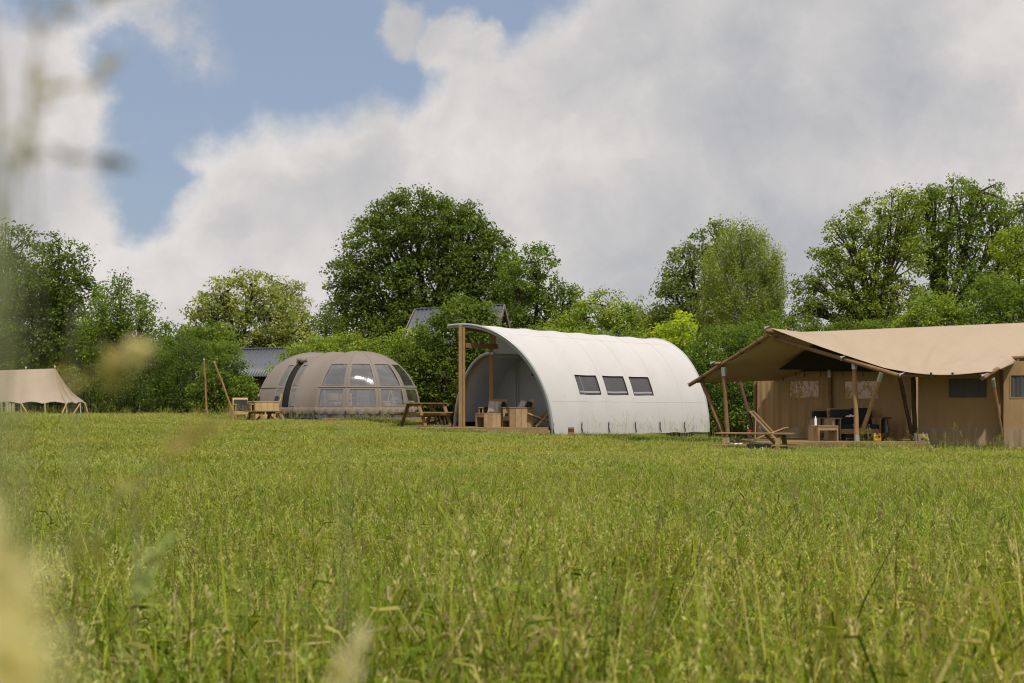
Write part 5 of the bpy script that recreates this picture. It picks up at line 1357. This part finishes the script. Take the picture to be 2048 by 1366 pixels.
# ================================================================ sheds in the trees
def corrugated(name, a0, a1, b0, b1, amp, n, root, org):
    """a ridge edge, b eave edge"""
    nrm = (a1-a0).cross(b0-a0).normalized(); 
    if nrm.z < 0: nrm = -nrm
    def f(u, v): return a0.lerp(a1, u).lerp(b0.lerp(b1, u), v) + nrm*amp*math.sin(u*n*2*math.pi)
    return MB(org).grid(f, n*8, 2).build(name, ROOF, root, solid=0.01)
def shed(tag_, Y, ridge, eave, depth_dir, wall_z, label, n, board=True):
    root = empty('garden_shed', P(ridge[0][0], 830, Y), label, 'shed', 'sheds with grey corrugated roofs')
    org = root.location
    dv = Vector(depth_dir)
    a0, a1 = P(ridge[0][0], ridge[0][1], Y+2.2), P(ridge[1][0], ridge[1][1], Y+2.2+ridge[2])
    b0, b1 = P(eave[0][0], eave[0][1], Y), P(eave[1][0], eave[1][1], Y+ridge[2])
    rf = corrugated('roof', a0, a1, b0, b1, 0.022, n, root, org)
    c0, c1 = a0+(a0-b0)*Vector((1, 1, 0)).x*0 + Vector(((a0-b0).x, (a0-b0).y, (b0-a0).z)), None
    c0 = Vector((2*a0.x-b0.x, 2*a0.y-b0.y, b0.z)); c1 = Vector((2*a1.x-b1.x, 2*a1.y-b1.y, b1.z))
    corrugated('roof', a0, a1, c0, c1, 0.022, n, root, org)
    MB(org).beam(a0+Vector((0, 0, 0.03)), a1+Vector((0, 0, 0.03)), 0.16, 0.05).build('ridge_cap', ROOF, rf)
    for p, q, r_ in ((a0, b0, c0), (a1, b1, c1)):
        d = (a0-a1).normalized()*(0.06 if p is a0 else -0.06)
        MB(org).beam(p+d-Vector((0, 0, 0.05)), q+d-Vector((0, 0, 0.05)), 0.035, 0.20).build('bargeboard', WOOD_GREY, root)
        MB(org).beam(p+d-Vector((0, 0, 0.055)), r_+d-Vector((0, 0, 0.055)), 0.036, 0.20).build('bargeboard', WOOD_GREY, root)
    ins = (a1-a0).normalized()*0.3; back = Vector(((a0-b0).x, (a0-b0).y, 0)).normalized()*0.3
    w0, w1 = b0+ins+back, b1-ins+back; w2, w3 = c1-ins-back, c0+ins-back
    for nm, p, q in (('wall', w0, w1), ('wall', w1, w2), ('wall', w2, w3), ('wall', w3, w0)):
        m = MB(org); L_ = Vector((q.x-p.x, q.y-p.y, 0)).length; k = max(2, int(L_/0.16)); dr = Vector((q.x-p.x, q.y-p.y, 0))/k; ang = math.atan2(dr.y, dr.x)
        for i in range(k):
            c = Vector((p.x, p.y, 0)) + dr*(i+0.5); zt = p.z+0.1; zb = 0.0
            m.box((c.x, c.y, (zt+zb)/2), (dr.length*0.94, 0.03, zt-zb), Matrix.Rotation(ang, 3, 'Z'))
        m.build(nm, SHED_WOOD, root)
    for p, q, t_ in ((w0, w3, a0+ins), (w1, w2, a1-ins)):
        MB(org).add([Vector((p.x, p.y, p.z+0.08)), Vector((q.x, q.y, q.z+0.08)), Vector((t_.x, t_.y, t_.z-0.08))], [(0, 1, 2)]).build('gable', SHED_WOOD, root)
    return root
SHED_WOOD = wood_mat('reddish_shed_boards', (0.16, 0.095, 0.055), (0.085, 0.05, 0.03))
shed('a', 59.5, ((482, 699), (622, 695), -0.4), ((452, 753), (592, 753)), (0, 1, 0), 2.2, 'grey corrugated roof shed left behind the domed tent', 26)
shed('b', 70.0, ((832, 619), (1007, 610), -1.0), ((800, 690), (985, 690)), (0, 1, 0), 4.5, 'cabin roof with wooden gable boards above the maple bush', 22)

# ================================================================ grasses close to the camera
def stalk(name, label, pts, r, branches, cat='grass stalk', group='tall grass stalks close to the camera', head=None, spike=0.006, cols=None, seedn=26, leaf=None):
    """pts = (px, py, Y) along the stem from the top down to where it leaves the picture; the foot reaches the ground"""
    K = 0.7 if pts[0][2] < 1 else 1.0
    pts = [(p[0], p[1], p[2]*K) for p in pts]; r *= K; spike *= K
    branches = [dict(b, p=[(p[0], p[1], p[2]*K) for p in b["p"]], w=b.get("w", 0.004)*K) for b in branches]
    if leaf: leaf = [dict(b, p=[(p[0], p[1], p[2]*K) for p in b["p"]], w=b.get("w", 0.005)*K) for b in leaf]
    W_ = [P(*p) for p in pts]; foot = Vector((W_[-1].x+0.01, W_[-1].y+0.01, 0.0)) 
    if W_[-1].z > 0.05: W_.append(foot)
    root = tag(empty(name, foot, label, cat, group), kind='thing'); org = foot; r *= 0.2 if K < 1 else 0.4; spike *= 0.8
    def smoothpts(q):
        out_ = []
        for i in range(len(q)-1):
            p0 = q[max(i-1, 0)]; p1 = q[i]; p2 = q[i+1]; p3 = q[min(i+2, len(q)-1)]
            for k in range(5):
                t = k/5; out_.append(0.5*((2*p1)+(p2-p0)*t+(2*p0-5*p1+4*p2-p3)*t*t+(3*p1-p0-3*p2+p3)*t**3))
        out_.append(q[-1]); return out_
    sp = smoothpts(W_)
    MB(org).tube(sp, [r*(0.55+0.45*min(1, i/len(sp)*2)) for i in range(len(sp))], 6).build('stem', STEMM, root)
    for bi, br in enumerate(branches):
        B = smoothpts([P(*p) for p in br['p']])
        o = MB(org).tube(B, [r*0.35]*len(B), 5).build('branch', STEMM, root) if len(B) > 1 else None
        n = int(br.get('n', seedn)*(0.42 if K < 1 and pts[0][1] < 600 else 0.5 if K < 1 else 1)); V = []; C = []
        for i in range(n):
            t = br.get('t0', 0.25)+(1-br.get('t0', 0.25))*rng.uniform()**0.8
            k = t*(len(B)-1); j = min(int(k), len(B)-2); c = B[j].lerp(B[j+1], k-j)
            w_ = br.get('w', 0.004)
            c = c + Vector(rng.normal(size=3))*w_
            d = ((B[-1]-B[0]).normalized()*0.8 + Vector(rng.normal(size=3))*0.5).normalized(); s_ = d.cross(Vector(rng.normal(size=3))).normalized()
            q = spike*rng.uniform(0.7, 1.4)
            for ss in (s_, d.cross(s_)):
                V.append([c-d*q, c+ss*q*0.32, c+d*q, c-ss*q*0.32]); C.append(np.array(br.get('c', (0.30, 0.27, 0.16)))*rng.uniform(0.75, 1.2))
        V = np.array([[tuple(x-org) for x in q] for q in V]); quads_object('seed_head', V, np.array(C), LEAF, root)
    if leaf:
        for lf in leaf:
            L_ = smoothpts([P(*p) for p in lf['p']]); w_ = lf.get('w', 0.005)
            vs = []; fs = []
            for i, c in enumerate(L_):
                k = w_*math.sin(math.pi*(0.12+0.86*i/(len(L_)-1))); vs += [c+Vector((k, 0, 0)), c+Vector((0, 0.3*k, -0.3*k)), c-Vector((k, 0, 0))]
            for i in range(len(L_)-1):
                for k in (0, 1): fs.append((3*i+k, 3*i+k+1, 3*i+k+4, 3*i+k+3))
            MB(org).add(vs, fs, True).build('blade', lf.get('m', STEMM), root)
    return root
STEMM = fabric_mat('pale_grass_stem', (0.34, 0.35, 0.20), 0.7, 0.3, 0.15, 0.0)
GREENM = fabric_mat('green_grass_leaf', (0.17, 0.26, 0.045), 0.7, 0.35, 0.2, 0.0)
BEIGEM = fabric_mat('dry_grass_leaf', (0.46, 0.40, 0.24), 0.8, 0.35, 0.15, 0.0)
stalk('tall_grass_stalk', 'tallest blurred grass stalk crossing the sky at the left', [(118, -60, .52), (84, 50, .52), (66, 150, .52), (44, 300, .52), (24, 420, .52), (4, 620, .52), (-20, 900, .5)], 0.0022,
      [{'p': [(84, 60, .52), (70, 20, .52), (60, -30, .52)], 'n': 12, 'w': .003, 'c': (.36, .33, .25), 't0': 0}, {'p': [(62, 210, .52), (130, 175, .52), (240, 140, .53)], 'n': 26, 'w': .0024, 'c': (.52, .47, .34)},
       {'p': [(60, 20, .5), (150, 15, .5), (230, -30, .5)], 'n': 16, 'w': .003, 'c': (.34, .34, .30)}, {'p': [(50, 300, .52), (120, 312, .52), (235, 335, .53)], 'n': 22, 'w': .0022, 'c': (.32, .33, .32)},
       {'p': [(70, 130, .52), (62, 200, .52), (50, 300, .52)], 'n': 20, 'w': .0022, 'c': (.55, .53, .42), 't0': 0}, {'p': [(46, 300, .52), (36, 360, .52), (22, 430, .52)], 'n': 18, 'w': .0024, 'c': (.50, .50, .38), 't0': 0}])
stalk('grass_stalk', 'blurred stalk with a pale tip pointing up over the left hedge', [(283, 706, .62), (230, 722, .62), (160, 750, .62), (100, 800, .61), (60, 900, .6)], 0.0016,
      [{'p': [(110, 775, .62), (190, 735, .62), (255, 715, .62)], 'n': 40, 'w': .0034, 'c': (.50, .44, .18), 't0': 0}, {'p': [(255, 715, .62), (272, 706, .62), (288, 700, .62)], 'n': 30, 'w': .0030, 'c': (.75, .72, .5), 't0': 0}])
stalk('grass_stalk', 'blurred brown seed head slanting across the left meadow', [(440, 838, .70), (385, 872, .70), (310, 930, .70), (240, 1000, .70), (180, 1090, .69), (140, 1200, .68)], 0.0017,
      [{'p': [(445, 838, .70), (400, 862, .70), (340, 900, .70)], 'n': 46, 'w': .004, 'c': (.50, .42, .18), 't0': 0}, {'p': [(340, 905, .70), (280, 955, .70), (225, 1020, .70)], 'n': 36, 'w': .006, 'c': (.42, .40, .14), 't0': 0},
       {'p': [(225, 1020, .70), (190, 1060, .70), (160, 1120, .69)], 'n': 20, 'w': .006, 'c': (.40, .40, .12), 't0': 0}])
stalk('grass_stalk', 'blurred green blade rising along the left picture edge', [(14, 470, .48), (18, 600, .48), (8, 800, .48), (-6, 1000, .47)], 0.0016, [],
      leaf=[{'p': [(22, 440, .48), (20, 560, .48), (10, 720, .48), (0, 900, .48)], 'w': .0013, 'm': GREENM}])
stalk('grass_stalk', 'pale beige blurred seed plume in the lower left corner', [(0, 1030, .30), (24, 1120, .30), (30, 1300, .30), (20, 1500, .295)], 0.002,
      [{'p': [(-40, 1090, .30), (-14, 1180, .30), (10, 1290, .30)], 'n': 560, 'w': .0042, 'c': (.84, .82, .52), 't0': 0}, {'p': [(-14, 1210, .30), (12, 1300, .30), (30, 1400, .30)], 'n': 640, 'w': .005, 'c': (.86, .84, .54), 't0': 0}], spike=0.0032,
      leaf=[{'p': [(-6, 1060, .31), (14, 1180, .31), (30, 1380, .30)], 'w': .003, 'm': BEIGEM}])
stalk('grass_stalk', 'beige blurred seed head at the bottom left of centre', [(706, 1290, .55), (694, 1350, .55), (690, 1420, .55)], 0.0016,
      [{'p': [(712, 1296, .55), (698, 1330, .55), (690, 1400, .55)], 'n': 44, 'w': .004, 'c': (.78, .74, .50), 't0': 0}])
stalk('grass_stalk', 'soft pale green seed head arching in the left foreground', [(336, 1085, 1.02), (300, 1120, 1.02), (280, 1180, 1.02), (272, 1300, 1.0)], 0.0012,
      [{'p': [(340, 1080, 1.02), (300, 1112, 1.02), (276, 1190, 1.02)], 'n': 44, 'w': .006, 'c': (.50, .60, .26), 't0': 0}], spike=0.0065)
stalk('grass_stalk', 'pale drooping seed head just before the tilted sign', [(1843, 868, 11.5), (1856, 884, 11.5), (1862, 905, 11.5), (1868, 1000, 11.4)], 0.0025,
      [{'p': [(1843, 868, 11.5), (1855, 884, 11.5), (1862, 902, 11.5)], 'n': 60, 'w': .008, 'c': (.52, .55, .28), 't0': 0}], spike=0.02)
# a few taller flowering grasses standing out of the meadow
random.seed(3)
SPOTS = [(60, 960, 5.5), (190, 965, 7), (276, 985, 6), (455, 950, 6.5), (890, 970, 7), (1140, 965, 8), (1265, 945, 9), (1310, 1000, 6), (1395, 960, 5.2), (1600, 965, 6.5), (1835, 900, 10), (1795, 905, 12), (1750, 1000, 6), (1985, 1010, 5),
         (720, 1080, 4.6), (1060, 1110, 4.2), (540, 1190, 3.6), (1660, 1310, 3.0), (230, 1330, 2.6), (380, 1040, 5), (1290, 1200, 3.2), (1900, 1120, 4.4), (670, 1180, 3.2), (820, 1040, 4.8)]
kinds = ['pale straw seed head', 'green drooping seed head', 'brown upright seed head', 'loose yellowish seed head', 'purple tinged seed head']
where = {}
for i, (px, py, Y) in enumerate(SPOTS):
    lean = random.uniform(-30, 30)*4/Y*1.0; hl = 60*5/Y
    c = [(.46, .43, .22), (.30, .38, .12), (.26, .20, .12), (.42, .42, .16), (.30, .21, .19)][i % 5]
    col_ = ['far left', 'left', 'centre left', 'centre', 'centre right', 'right', 'far right'][min(6, int(px/293))]
    row_ = 'far' if Y > 8 else ('middle' if Y > 4.5 else 'near')
    lab = f'{kinds[i % 5]} rising from the {row_} grass at the {col_}'
    where[lab] = where.get(lab, 0)+1
    if where[lab] > 1: lab = lab.replace('rising', 'also rising')
    stalk('flowering_grass', lab, [(px+lean*1.2, py, Y), (px+lean*0.6, py+hl*0.8, Y), (px, py+hl*2.2, Y), (px-lean*0.5, py+hl*5, Y)], 0.0015,
          [{'p': [(px+lean*1.2, py, Y), (px+lean*0.75, py+hl*0.6, Y), (px+lean*0.4, py+hl*1.2, Y)], 'n': 40, 'w': .006 if i % 5 in (0, 2, 4) else .012, 'c': c, 't0': 0}], group='taller flowering grasses in the meadow', spike=0.008)
